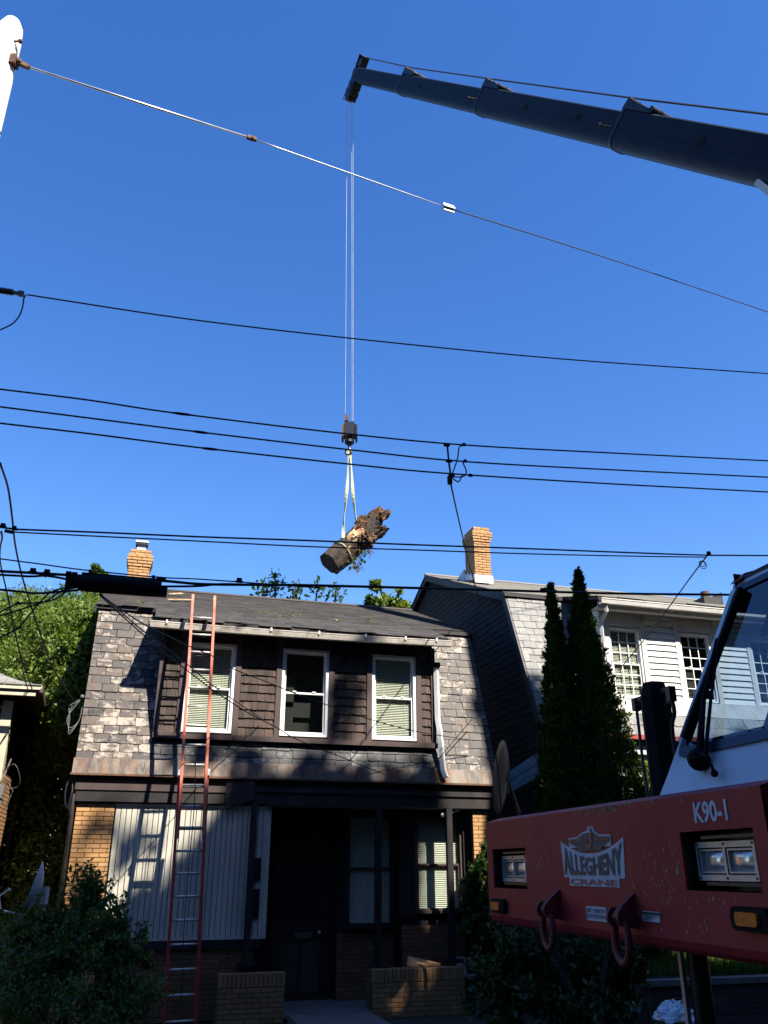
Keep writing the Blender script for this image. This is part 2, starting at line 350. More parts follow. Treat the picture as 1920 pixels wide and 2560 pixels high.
def leaves(name, mat, P, Nn, size, parent=None, aspect=.5, up=0.3, kind=None, fold=.25):
    """P (n,3) positions; leaf = folded diamond of 2 quads->4 verts,2 tris"""
    n = len(P); d = RS.normal(size=(n,3)); d[:,2] += up; d /= np.linalg.norm(d, axis=1)[:,None]
    a = RS.normal(size=(n,3)) if Nn is None else Nn + RS.normal(size=(n,3))*.55
    s = np.cross(d, a); s /= np.linalg.norm(s, axis=1)[:,None] + 1e-9
    nn = np.cross(s, d); L = (size*RS.uniform(.65, 1.3, n))[:,None]
    v = np.stack([P, P + d*L*.5 + s*L*aspect*.5 + nn*L*fold*.3, P + d*L, P + d*L*.5 - s*L*aspect*.5 + nn*L*fold*.3], 1).reshape(-1,3)
    me = bpy.data.meshes.new(name); me.vertices.add(4*n); me.vertices.foreach_set('co', v.ravel())
    idx = np.arange(n)*4; tri = np.stack([idx, idx+1, idx+2, idx, idx+2, idx+3], 1).ravel()
    me.loops.add(6*n); me.loops.foreach_set('vertex_index', tri); me.polygons.add(2*n)
    me.polygons.foreach_set('loop_start', np.arange(2*n)*3); me.polygons.foreach_set('loop_total', np.full(2*n, 3))
    me.update(calc_edges=True); me.validate(); me.materials.append(mat)
    o = bpy.data.objects.new(name, me); col.objects.link(o)
    if parent: o.parent = parent
    if kind: o['kind'] = kind
    return o
def blob_points(c, r, n, shell=.55):
    d = RS.normal(size=(n,3)); d /= np.linalg.norm(d, axis=1)[:,None]
    rad = shell + (1-shell)*RS.uniform(0,1,n)**.6
    return np.array(c) + d*rad[:,None]*np.array(r), d
def crown(name, mat, blobs, per, size, parent=None, **kw):
    P, D = [], []
    for c, r in blobs:
        # each blob is broken in sub-clumps
        k = max(3, per//60); cc, dd = blob_points(c, r, k, .45)
        cr = np.mean(r)*.33
        for q, dq in zip(cc, dd):
            m_ = cr*RS.uniform(.6,1.35); p_, d_ = blob_points(q + dq*RS.uniform(-.1,.3)*cr, (m_,m_,m_*.8), 60, .1); p_ = p_ + d_*(RS.exponential(.16,60)[:,None]*m_); P.append(p_); D.append(d_*.6 + dq*.6 + np.array([0,0,.4]))
    P = np.concatenate(P); D = np.concatenate(D)
    return leaves(name, mat, P, D, size, parent, **kw)
def trunk(name, mat, paths, parent):
    b = MB()
    for pts, r0, r1 in paths:
        q = catmull(pts, 4); m_ = len(q); b.tube(q, [r0 + (r1-r0)*i/(m_-1) for i in range(m_)], 8)
    return smooth_angle(b.build(name, mat, parent), 60)

# ================================================================== SETTING
def terrain_z(v):   # v along house depth axis; street at v<-4.5 is z 0, lots fall to -.62
    if v < -6.6: return 0.0
    if v > -4.4: return -.62
    t_ = (v+6.6)/2.2; return -.62*(3*t_*t_-2*t_**3)
b = MB(); us = [-400,-60,-20,-8,-2,0,2,4,6,7.5,9,12,20,60,400]; vs_ = [-400,-60,-25,-14.2,-14.1,-6.6,-6.2,-5.8,-5.3,-4.9,-4.4,0,5,12,30,80,400]
for u in us:
    for v in vs_: b.v.append(tuple(WP(u, v, terrain_z(v) - (.02 if -14.15 <= v <= -6.6 else 0))))
nv = len(vs_)
for i in range(len(us)-1):
    for j in range(nv-1): b.f.append((i*nv+j, (i+1)*nv+j, (i+1)*nv+j+1, i*nv+j+1)); b.m.append(0)
tag(b.build('ground', M['soil']), kind='structure')
b = MB(); b.quad(WP(-80,-14,-.0), WP(80,-14,-.0), WP(80,-7.9,-.0), WP(-80,-7.9,-.0)); tag(b.build('road', M['asphalt']), kind='structure')
b = MB()
for u in np.arange(-20, 24, 1.5):
    vs = [WP(u+.006,-7.75,.0), WP(u+1.494,-7.75,.0), WP(u+1.494,-6.62,.0), WP(u+.006,-6.62,.0)]; b.prism(vs, (0,0,.11))
b.build('sidewalk', M['concrete'])
bpy.data.objects['sidewalk']['kind'] = 'structure'
b = MB()
for a in (-20,-10,0,10): b.prism([WP(a,-7.9,-.0),WP(a+9.99,-7.9,0),WP(a+9.99,-7.76,0),WP(a,-7.76,0)], (0,0,.14))
tag(b.build('kerb', M['concrete']), kind='structure')
b = MB(); b.prism([WP(3.3,-4.6,-.63),WP(4.55,-4.6,-.63),WP(4.55,-.3,-.63),WP(3.3,-.3,-.63)], (0,0,.13))
tag(b.build('front_path', M['concrete']), kind='structure')
# raised right-hand lot with retaining wall
yard = MB(); yard.prism([WP(8.2,-2.2,-.65),WP(8.2,-2.2,.0),WP(8.2,.0,.42),WP(8.2,12,.5),WP(8.2,12,-.65)], UX*22); tag(yard.build('raised_yard', M['soil']), kind='structure')

# ================================================================== MAIN HOUSE
H = empty('slate_house', ORG, ROT)
tag(H, 'gambrel-roofed house with weathered slates, three upper windows and a white panelled porch', 'house')
ZS0, ZS1, VS1 = 2.98, 5.88, .9          # steep slope foot / top
SL = (ZS1-ZS0)
def vs(z): return (z-ZS0)/SL*VS1
tilt = math.atan2(VS1, SL)
# core
b = MB(); b.box(-.05, 2.95, .3, 1.35, -.6, 2.9); b.box(2.95,6.78,.62,1.35,2.5,2.9); b.box(-.05, 6.78, 1.35, 8.4, -.6, 2.9); b.build('core_wall', M['dark'], H)
b = MB(); b.prism([(-.12,.3,2.9),(-.12,vs(5.8)+.08,5.8),(-.12,4.75,7.35),(-.12,8.6,5.8),(-.12,9.3,2.9)], (6.98,0,0)); b.build('gable_body', M['shingle_dark'], H)
# slates
def slate_field(parent, name, regions, z0, z1, rows, Lw, mat, vfun, tilt, seed, thick=.016, skip=None, back=True, offs=0):
    r = random.Random(seed); bk = MB(); hh = (z1-z0)/rows
    if back:
        for x0, x1 in regions(z0, z1, True):
            bk.add([(x0, vfun(z0)+.02, z0),(x1, vfun(z0)+.02, z0),(x1, vfun(z1)+.02, z1),(x0, vfun(z1)+.02, z1)], [(0,1,2,3)])
    bed = bk.build(name, M['underlay'], parent)
    for i in range(rows):
        z = z0 + i*hh
        for x0, x1 in regions(z, z+hh, False):
            x = x0 - (Lw*.5 if (i+offs) % 2 else 0) - r.uniform(0, Lw*.18); 
            while x < x1 - .015:
                L = Lw*r.uniform(.84, 1.16); a = max(x, x0); c = min(x+L, x1)
                if c-a > .03 and not (skip and skip(a, z, r)):
                    piece('slate', r.choice(SLATE[mat]), bed, (a+.004, vfun(z)-.016-r.uniform(0,.009), z-.012+r.uniform(-.006,.006)), (c-a-.008, thick*1.3, (hh*1.06)/cos(tilt)), (-tilt*.94, r.uniform(-.014,.014), r.uniform(-.014,.014)))
                x += L
    return bed
UD0, UD1 = .97, 5.86
def regL(z0, z1, full): return [(-.2, UD0-.02 + (0 if z0 > 3.5 else 0))]
def regR(z0, z1, full): return [(UD1+.02 if z0 < 5.25 or full else 6.05, 7.02 - .1*(z0-ZS0)/SL)]
def regM(z0, z1, full): return [(UD0-.02, UD1+.02)]
slate_field(H, 'slate_slope', regL, 3.1, 5.86, 19, .27, 'slate', vs, tilt, 3)
slate_field(H, 'slate_slope', regR, 3.1, 5.86, 19, .23, 'slate', vs, tilt, 4)
slate_field(H, 'slate_slope', regM, 3.1, 3.5, 3, .26, 'slate_dark', vs, tilt, 5)
# flashing strip (segments)
b = MB(); r = random.Random(2); x = -.22
while x < 7.02:
    x2 = min(x + r.uniform(.7, 1.1), 7.03); b.add([(x, -.03, 2.885),(x2, -.03, 2.885),(x2, vs(3.12)-.022, 3.12),(x, vs(3.12)-.022, 3.12),(x,-.03,2.87),(x2,-.03,2.87),(x2,.1,2.87),(x,.1,2.87)], [(0,1,2,3),(4,5,1,0),(7,6,5,4)]); x = x2 + .004
b.build('flashing', M['flashing'], H)
b = MB(); b.box(-.24, 7.05, -.05, .02, 2.855, 2.885); b.build('drip_edge', M['rust'], H)
# cornice and beam
b = MB(); b.box(-.12, 6.98, .06, .16, 2.72, 2.87); b.box(-.1,6.95,.16,.24,2.62,2.9); b.build('frieze_board', M['trim_dark'], H)
b = MB(); b.box(-.14, 2.2, .0, .06, 2.64, 2.74); b.build('ledger_board', M['trim_brown'], H)
b = MB(); b.box(-.12, 6.96, .02, .12, 2.47, 2.66); b.box(2.2, 6.97, -.01, .05, 2.66, 2.74); b.build('porch_beam', M['trim_dark'], H)
b = MB(); b.prism([(2.2,-.0,2.83),(2.66,-.02,2.83),(2.66,-.02,2.55),(2.2,-.03,2.36)], (0,.02,0)); b.build('loose_board', M['trim_dark'], H)
b = MB(); b.box(2.9, 6.7, .12, .62, 2.47, 2.5); b.build('porch_ceiling', M['cream'], H)
# left brick pier wall, panel, brick below
brick_wall(H, -.09, .49, -.6, 2.45, .09, 'brick', pieces=True, seed=5)
brick_wall(H, .49, 2.8, -.6, .36, .12, 'brick_brown', pieces=False, seed=6)
b = MB(); b.box(.45, 2.9, .08, .16, .36, .49); b.build('panel_sill', M['trim_dark'], H)
P = MB(); P.box(.5, 2.98, .13, .2, .49, 2.45); P.box(.5,2.9,.075,.13,.49,.52); P.box(.5,2.9,.075,.13,2.41,2.45); panel = P.build('porch_panel', M['cream'], H)
bm_ = MB(); bm_.add([(0,0,0),(1,0,0),(1,0,1),(0,0,1),(-.04,1,0),(1.04,1,0),(1.04,1,1),(-.04,1,1)], [(0,1,2,3),(4,0,3,7),(1,5,6,2),(3,2,6,7),(4,5,1,0)]); me = bm_.mesh('board'); me.materials.append(M['cream'])
nb = 29
for i in range(nb):
    u = .505 + i*(2.93-.505)/nb; wd = (2.93-.505)/nb
    piece('board', me, panel, (u+.006, .098+random.uniform(0,.004), .522), (wd-.014, .03, 1.886))
# right end brick pier
brick_wall(H, 6.53, 6.83, -.6, 2.45, .1, 'brick', pieces=True, seed=8)
# back wall of porch
b = MB(); b.box(2.98, 4.3, 1.16, 1.3, -.5, 2.5); b.box(4.3, 5.42, .9, 1.1, -.5, 2.5); b.box(5.3,6.55,.43,.55,-.5,.72); b.box(5.3,5.53,.4,.55,.72,2.5); b.box(6.42,6.54,.3,.6,-.5,2.5); b.box(5.5,6.45,.56,.6,.7,2.45); b.build('porch_back_wall', M['trim_dark'], H)
brick_wall(H, 4.3, 5.3, -.5, .5, .86, 'brick_brown', pieces=False, seed=9)
brick_wall(H, 5.3, 6.5, -.5, .62, .39, 'brick_brown', pieces=False, seed=10)
# cut a hole in core: porch space is in front of core_wall (v .62) so shift
bpy.data.objects['core_wall'].scale = (1,1,1)
b = MB(); b.box(2.9, 6.6, -.25, 1.2, -.56, -.5); b.build('porch_floor', M['concrete'], H)
door = MB(); door.box(3.3, 4.12, 1.08, 1.14, -.5, 2.15); door.box(3.22,3.3,1.05,1.15,-.5,2.25); door.box(4.12,4.2,1.05,1.15,-.5,2.25); dr = door.build('door', M['trim_dark'], H)
for (xa,xb,za,zb) in ((3.38,3.68,-.38,.35),(3.74,4.04,-.38,.35)):
    b = MB(); b.box(xa,xb,1.06,1.08,za,zb); b.build('door_panel', M['trim_brown'], dr)
b = MB(); b.box(3.42,4.0,1.065,1.085,.7,1.9); b.build('pane', M['black_steel'], dr); b = MB(); b.ball((4.04,1.05,.5),.03); b.build('handle', M['alu'], dr)
b = MB(); b.box(3.62,3.9,1.05,1.07,.42,.5); b.build('letter_slot', M['decal_grey'], dr)

def blind(parent, u0, u1, z0, z1, v, pitch=.03, mat='blind'):
    b = MB(); z = z0
    while z < z1:
        b.add([(u0,v,z),(u1,v,z),(u1,v+.018,z+pitch*.78),(u0,v+.018,z+pitch*.78)], [(0,1,2,3)]); z += pitch
    for q in (.2,.8): b.box(u0+(u1-u0)*q, u0+(u1-u0)*q+.006, v-.002, v, z0, z1)
    return b.build('blind', M[mat], parent)
def sash_window(H, u0, u1, z0, z1, v, frame='white', fw=.05, zm=None, has_blind=True, muntins=None, blind_mat='blind', room=True, bz0=None, depth=.0):
    zm = zm or (z0+z1)/2; f = MB(); d0, d1 = v-.025, v+.09
    f.box(u0,u0+fw,d0,d1,z0,z1); f.box(u1-fw,u1,d0,d1,z0,z1); f.box(u0+fw,u1-fw,d0,d1,z1-fw,z1); f.box(u0+fw,u1-fw,d0,d1,z0,z0+fw*.9)
    win = f.build('window', M[frame], H)
    a0, a1 = u0+fw, u1-fw
    for nm, (za, zb, dv) in {'upper': (zm-.015, z1-fw, .035), 'lower': (z0+fw*.9, zm+.02, .01)}.items():
        s = MB(); q = .032; dv0 = v+dv
        s.box(a0,a0+q,dv0,dv0+.025,za,zb); s.box(a1-q,a1,dv0,dv0+.025,za,zb); s.box(a0+q,a1-q,dv0,dv0+.025,zb-q,zb); s.box(a0+q,a1-q,dv0,dv0+.025,za,za+q)
        if muntins:
            cx, cz = muntins
            for i in range(1, cx): x = a0+q+(a1-a0-2*q)*i/cx; s.box(x-.009,x+.009,dv0+.004,dv0+.02,za+q,zb-q)
            for i in range(1, cz): z = za+q+(zb-za-2*q)*i/cz; s.box(a0+q,a1-q,dv0+.005,dv0+.019,z-.009,z+.009)
        s.build('sash', M[frame], win)
        g = MB(); g.box(a0+q-.004,a1-q+.004,dv0+.010,dv0+.014,za+q-.004,zb-q+.004); g.build('pane', M['glass'], win)
    if frame == 'white':
        l = MB()
        for q in (.25,.72): l.box(a0+(a1-a0)*q-.03, a0+(a1-a0)*q+.03, v-.004, v+.01, zm+.02, zm+.04)
        l.build('sash_lock', M[frame], win)
    if has_blind: blind(win, a0+.01, a1-.01, bz0 or z0+fw, z1-fw, v+.068, mat=blind_mat)
    if room:
        r_ = MB(); r_.box(a0-.03,a1+.03,v+.35,v+.37,z0,z1); r_.box(a0-.03,a0-.01,v+.09,v+.35,z0,z1); r_.box(a1+.01,a1+.03,v+.09,v+.35,z0,z1); r_.box(a0-.01,a1+.01,v+.09,v+.35,z0,z0+.01); r_.box(a0-.01,a1+.01,v+.09,v+.35,z1-.01,z1); r_.build('reveal', M['room'], win)
    return win
# dormer wall
VD = .1
wins = [(1.395,2.225),(3.045,3.885),(4.69,5.52)]
b = MB(); b.box(UD0, UD1, VD+.03, .45, 5.13, 5.5)
xs = [UD0] + [x for w_ in wins for x in w_] + [UD1]
for i in range(0, len(xs), 2): b.box(xs[i], xs[i+1], VD+.03, .45, 3.5, 5.13)
for w_ in wins: b.box(w_[0], w_[1], VD+.04, .45, 3.5, 3.6)
dw = b.build('dormer_wall', M['trim_dark'], H)
for w_, hb in zip(wins, (True, False, True)): 
    sash_window(H, w_[0], w_[1], 3.6, 5.12, VD+.03, zm=4.34, has_blind=hb)
b = MB(); b.box(3.12,3.3,VD+.2,VD+.21,3.68,5.05); b.build('curtain', M['room'], H)
b = MB()
for w_ in wins:
    b.box(w_[0]-.1, w_[0]-.004, VD-.01, VD+.05, 3.57, 5.2); b.box(w_[1]+.004, w_[1]+.1, VD-.01, VD+.05, 3.57, 5.2)
    b.box(w_[0]-.14, w_[1]+.14, VD-.012, VD+.05, 5.2, 5.3)
b.box(UD0-.03, UD0+.05, VD-.02, VD+.3, 3.5, 5.3); b.box(UD1-.05, UD1+.03, VD-.02, VD+.3, 3.5, 5.3)
b.build('casing', M['trim_brown'], H)
b = MB(); b.box(UD0-.03, UD1+.04, VD-.06, VD+.06, 3.48, 3.565); b.build('sill_board', M['trim_brown'], H)
r = random.Random(9)
for (x0, x1) in ((UD0+.055, wins[0][0]-.105), (wins[0][1]+.105, wins[1][0]-.105), (wins[1][1]+.105, wins[2][0]-.105), (wins[2][1]+.105, UD1-.055)):
    nrow = 11; hh = (5.2-3.57)/nrow
    for i in range(nrow):
        x = x0 - r.uniform(0, .08)
        while x < x1-.01:
            L = r.uniform(.1,.19); a = max(x,x0); c = min(x+L,x1)
            if c-a > .015: piece('shingle', r.choice(SLATE['shingle_brown']), dw, (a+.002, VD+.004-r.uniform(0,.006), 3.57+i*hh+r.uniform(-.004,.004)), (c-a-.004, .022, hh*1.05), (-.05,0,r.uniform(-.01,.01)))
            x += L
# soffit/eave of dormer, fascia
b = MB(); b.prism([(.78,-.2,5.36),(.78,VD+.3,5.44),(.78,VD+.3,5.6),(.78,-.2,5.42)], (5.27,0,0)); b.build('eave', M['trim_dark'], H)
# gutter
g = MB(); x0, x1 = .71, 6.1
prof = [(-.19,5.365),(-.19,5.26),(-.22,5.235),(-.29,5.24),(-.305,5.30),(-.31,5.335)]
for k in range(10):
    a = x0 + (x1-x0)*k/10; c = x0 + (x1-x0)*(k+1)/10; sg = lambda x: -.02*sin((x-x0)/(x1-x0)*pi) + .03*(x-x0)/(x1-x0)
    for i in range(len(prof)-1):
        (y0,z0),(y1,z1) = prof[i], prof[i+1]
        g.add([(a,y0,z0+sg(a)),(c,y0,z0+sg(c)),(c,y1,z1+sg(c)),(a,y1,z1+sg(a))], [(0,1,2,3)])
    g.beam((a,-.308,5.335+sg(a)),(c,-.308,5.335+sg(c)),.012,.018)
g.add([(x0,y,z) for y,z in prof], [tuple(range(6))])
gt = g.build('gutter', M['gutter'], H)
for x in (.98, 1.75, 2.75, 3.6, 4.45, 5.2, 5.8):
    q = MB(); zz = 5.36 + sg(x); q.box(x-.012,x+.012,-.31,-.17,zz-.004,zz+.004); q.box(x-.014,x+.014,-.325,-.305,zz-.05,zz+.01); q.build('bracket', M['white'], gt)
b = MB(); b.tube([(5.9,.05,4.95),(5.9,.03,4.0),(5.92,-.02,3.75),(5.95,-.06,3.1),(5.99,-.09,2.97)], .052, 4); b.build('downspout', M['white'], H)
b = MB(); b.box(5.83,5.96,-.02,.12,4.93,5.02); b.build('drain_head', M['dark'], H)
# upper roof
SR = .395; VR = 4.75
def zr(v): return 5.90 + SR*(v-.9)
def zr2(v): return 5.90 - .43*(.9-v)
b = MB(); b.prism([(-.24,.82,zr(.82)-.07),(-.24,VR,zr(VR)-.07),(-.24,VR,zr(VR)-.005),(-.24,.82,zr(.82)-.005)], (7.2,0,0)); b.add([(-.24,VR,zr(VR)-.01),(6.96,VR,zr(VR)-.01),(6.96,8.7,5.8),(-.24,8.7,5.8)], [(0,1,2,3)])
b.prism([(.8,-.24,zr2(-.24)-.05),(.8,.9,zr2(.9)-.05),(.8,.9,zr2(.9)-.005),(.8,-.24,zr2(-.24)-.005)], (5.28,0,0))
b.prism([(.78,.84,5.82),(.78,.1,5.50),(.78,.1,5.42),(.78,.3,5.4)], (.02,0,0))
b.build('roof_deck', M['trim_dark'], H)
def shingle_roof(parent, x0, x1, v0, v1, zf, rows, tabw, mat, seed, rag=None, name='asphalt_shingles'):
    s = MB(); r = random.Random(seed); dv = (v1-v0)/rows
    for i in range(rows):
        va = v0 + i*dv; vb = va + dv*1.15; x = x0 - r.uniform(0, tabw)
        sag = 0
        while x < x1:
            L = tabw*r.uniform(.96,1.04); a = max(x,x0); c = min(x+L,x1)
            if c-a > .01:
                w_ = r.uniform(0,.004); lift = .016 + (r.uniform(0,.02) if rag and i == 0 else w_); jag = (r.uniform(-.04,.03) if rag and i == 0 else r.uniform(-.003,.003))
                z0_, z1_ = zf(va+jag)+lift, zf(min(vb,v1+.02))+.004
                s.add([(a+.002,va+jag,z0_),(c-.002,va+jag,z0_),(c-.002,vb,z1_),(a+.002,vb,z1_),(a+.002,va+jag,z0_-.012),(c-.002,va+jag,z0_-.012)], [(0,1,2,3),(4,5,1,0)])
            x += L
    o = s.build(name, M[mat], parent); o['kind'] = 'stuff'; return o
shingle_roof(H, -.26, 6.98, .9, VR, zr, 27, .3, 'asphalt_shingle', 31)
shingle_roof(H, .78, 6.08, -.27, .9, zr2, 8, .3, 'asphalt_shingle', 32, rag=True)
shingle_roof(H, -.26, .76, .78, .9, zr, 1, .3, 'asphalt_shingle', 33, rag=True)
b = MB(); b.tube([(-.25,VR,zr(VR)+.01),(6.97,VR,zr(VR)+.01)], .05, 6); b.build('ridge_cap', M['asphalt_shingle'], H)
# roof debris: splintered edges, twigs
b = MB(); r = random.Random(12)
b.prism([(1.0,2.2,zr(2.2)+.05),(1.5,2.4,zr(2.4)+.06),(1.48,2.5,zr(2.5)+.06),(1.05,2.28,zr(2.28)+.05)], (0,0,.015))
b.prism([(1.05,3.4,zr(3.4)+.05),(1.35,3.6,zr(3.6)+.07),(1.3,3.7,zr(3.7)+.07),(1.02,3.5,zr(3.5)+.05)], (0,0,.015))
b.build('splintered_board', M['log_fresh'], H)
for (dx, dy) in ((3.4,1.2),(2.8,1.5),(.5,1.4),(4.2,1.0),(3.5,2.0),(3.1,.9),(5.0,1.3)):
    P = np.array([[dx+r.gauss(0,.07), dy+r.gauss(0,.12), 0] for _ in range(14)]); P[:,2] = [zr(q) + .02 for q in P[:,1]]
    o = leaves('fallen_leaves', M['leaf_sun'], P, None, .06, up=.1); o.location = ORG; o.rotation_euler = (0,0,ROT); o.parent = None
    o.matrix_world = H.matrix_basis; tag(o, kind='stuff')
    tag(o, 'fallen leaves and twigs lying on the dark shingle roof', 'leaves', 'leaf litter on the dark roof')
# rake boards
b = MB(); b.prism([(-.27,.8,5.85),(-.27,VR,zr(VR)-.02),(-.27,VR,zr(VR)-.14),(-.27,.8,5.72)], (.03,0,0)); b.prism([(6.96,.8,5.85),(6.96,VR,zr(VR)-.02),(6.96,VR,zr(VR)-.14),(6.96,.8,5.72)], (.03,0,0)); b.build('rake_board', M['trim_dark'], H)
# chimney
def chimney(parent, cx, cy, w_, d_, z0, z1, mat='brick', seed=3, name='chimney', corb=True, H_=.067):
    core = MB(); core.box(cx-w_/2+.012, cx+w_/2-.012, cy-d_/2+.012, cy+d_/2-.012, z0, z1); ch = core.build(name, M['mortar'], parent)
    n = int((z1-z0)/H_); r = random.Random(seed)
    for i in range(n):
        z = z1 - (i+1)*H_; g = 0
        if corb: g = [ -.0, 0.0, .05, .05, .035, .02][i] if i < 6 else 0
        X0, X1, Y0, Y1 = cx-w_/2-g, cx+w_/2+g, cy-d_/2-g, cy+d_/2+g; L = .213; dz = H_-.01
        jp = .004
        if i % 2: cuts = [X0, X0+L*.5, X0+L*1.5, X0+L*2.5, X1]
        else: cuts = [X0, X0+L, X0+2*L, X1]
        cuts = [c for c in cuts[:-1] if c < X1-.03] + [X1]
        for a, c in zip(cuts, cuts[1:]): piece('brick', BRICK[mat], ch, (a+jp, Y0+r.uniform(0,.003), z+.005), (c-a-2*jp, .1, dz))
        cuts = [Y0+.1, Y0+.1+L*(.5 if i % 2 else 1), Y0+.1+L*(1.5 if i % 2 else 2), Y1]; cuts = [c for c in cuts[:-1] if c < Y1-.03] + [Y1]
        for a, c in zip(cuts, cuts[1:]): piece('brick', BRICK[mat], ch, (X0+r.uniform(0,.003), c-jp, z+.005), (c-a-2*jp, .1, dz), (0,0,-pi/2))
        s = MB(); 
        for (a, c) in ((Y0+.1,(Y0+Y1)/2),((Y0+Y1)/2,Y1)): s.box(X1-.1, X1-.001, a+jp, c-jp, z+.005, z+dz)
        s.box(X0+.1,X1-.1,Y1-.1,Y1,z+.005,z+dz)
        if i == 0: side = s
        else: side.v += s.v[:0]; n0 = len(side.v); side.v += s.v; side.f += [tuple(q+n0 for q in f) for f in s.f]; side.m += s.m
    o = side.build('brickwork', M[mat], ch); o['kind'] = 'stuff'; return ch
ch = chimney(H, .35, 4.05, .46, .46, 7.1, 8.05)
b = MB(); b.box(.25,.45,3.95,4.15,8.05,8.14); b.box(.27,.43,3.97,4.13,8.14,8.17); b.build('flue_tile', M['white_paint'], ch)
b = MB(); b.box(.26,.44,3.96,4.14,8.16,8.2,1); b.box(.22,.48,3.92,4.18,8.2,8.26,0); b.box(.21,.49,3.91,4.19,8.26,8.3,2); b.build('chimney_cap', [M['black_steel'], M['galv'], M['white']], ch)
# porch posts
for (u, z0) in ((2.68,.16),(4.79,.06),(6.06,.12)):
    b = MB(); b.box(u-.05,u+.05,-.01,.09,z0,2.47); b.box(u-.13,u+.13,-.14,.12,z0-.03,z0+.02); b.build('porch_post', M['trim_dark'], H)
# piers
for (x0, x1, zt, sd) in ((2.25, 3.25, .06, 13), (4.61, 6.15, .06, 14)):
    pr = brick_wall(H, x0, x1, -.75, zt-.2, -.26, 'brick_pier', pieces=True, seed=sd, name='pier')
    r = random.Random(sd); x = x0; 
    while x < x1-.03:
        piece('brick', BRICK['brick_pier'], pr, (x+.004, -.262, zt-.2), (.06, .1, .195)); x += .067
    b = MB(); b.box(x0+.004, x1-.004, -.2, .08, -.75, zt-.02); b.build('pier_core', M['brick_brown'], H)
b = MB(); b.prism([(5.2,-.2,.06),(5.75,-.24,.075),(5.75,.02,.075),(5.3,.06,.17)], (0,0,.03)); b.build('coping_slab', M['brick'], H)
# porch windows
wR = sash_window(H, 5.53, 6.42, .80, 2.36, .37, frame='trim_brown', fw=.05, zm=1.56, blind_mat='blind', room=False)
wM = sash_window(H, 4.40, 5.30, .56, 2.42, .76, frame='trim_dark', fw=.06, zm=1.5, has_blind=False, room=False)
b = MB(); b.box(4.46,5.24,.84,.845,.62,2.36); b.build('curtain', M['curtain'], wM)
b = MB(); b.tube([(6.28,.06,2.44),(6.05,.1,2.38)], .012, 6); b.ball((5.98,.1,2.36),.04); b.build('porch_light', M['white'], H)
b = MB(); b.box(2.66,2.84,.06,.1,1.32,1.66); b.box(2.66,2.84,.06,.1,.78,1.2); b.build('mailbox', M['black_steel'], H)
# cables and downpipe at left corner
b = MB(); b.tube([(-.13,.1,2.75),(-.15,.06,2.4),(-.14,.09,2.2),(-.14,.1,-.5)], .035, 8); b.build('downspout', M['trim_dark'], H, smooth=True)
b = MB(); b.tube(catmull([(-.2,.1,2.84),(-.27,.02,2.7),(-.26,0,2.45),(-.18,.05,2.3)],5), .012, 5); b.tube(catmull([(-.2,.1,2.8),(-.18,.0,2.6),(-.2,0,2.4),(-.15,.05,2.25)],5), .01, 5); b.build('cable_bundle', M['cable'], H)
b = MB()
for k in range(3): b.tube(catmull([(-.24,.3,4.1),(-.33-.04*k,.25,3.95),(-.42+.02*k,.2,3.75),(-.36,.2,3.6-.05*k),(-.24,.25,3.72),(-.22,.3,3.95)],6), .006, 5)
b.ball((-.24,.28,4.12),.035); b.build('cable_coil', M.setdefault('old_cable', simple('old_cable', (.16,.16,.15), rough=.7)), H)

# ================================================================== RIGHT HOUSE
R = empty('white_house', ORG, ROT)
tag(R, 'white-sided gambrel house with pale slates behind the arborvitae, right of the slate house', 'house')
zr0, zr1_, vr0, vr1 = 3.84, 6.9, -.12, 1.2
def vsr(z): return vr0 + (z-zr0)/(zr1_-zr0)*(vr1-vr0)
tiltR = math.atan2(vr1-vr0, zr1_-zr0); UG = 7.9
SRR = .4; VRR = 6.25
def zrr(v): return 6.92 + SRR*(v-1.2)
b = MB(); b.prism([(UG+.12,.1,-.4),(UG+.12,.1,3.7),(UG+.12,vsr(4.4)+.1,4.4),(UG+.12,1.3,6.8),(UG+.12,VRR,zrr(VRR)-.06),(UG+.12,11.3,6.8),(UG+.12,12.4,3.8),(UG+.12,12.4,-.4)], (8.6,0,0)); gb = b.build('house_body', M['shingle_dark'], R)
# gable shingles (dark side wall) as joined geometry
s = MB(); r = random.Random(44)
for i in range(44):
    z = 2.9 + i*.14; v = .0
    while v < 12:
        L = r.uniform(.12,.2); vm = v+L/2
        lim = vsr(z)+.06 if z < zr1_ else (z+.1-6.92)/SRR+1.2
        if z > 6.75: lim = max(lim, (z+.15-6.92)/SRR+1.2)
        if vm > lim+.08 and vm < 12.4-lim+.3 and z < zrr(min(vm, 12.5-vm))-.15:
            pr = r.uniform(-.018,-.006); z1_ = z+.15; q = r.uniform(-.02,.01)
            s.add([(UG+.118-.03-pr,v+.004,z+q),(UG+.118-.03-pr,v+L-.004,z+q),(UG+.112,v+L-.004,z1_),(UG+.112,v+.004,z1_),(UG+.118,v+.004,z+q),(UG+.118,v+L-.004,z+q)], [(1,0,3,2),(0,1,5,4)])
        v += L
o = s.build('gable_shingles', M['shingle_dark'], R); o['kind'] = 'stuff'
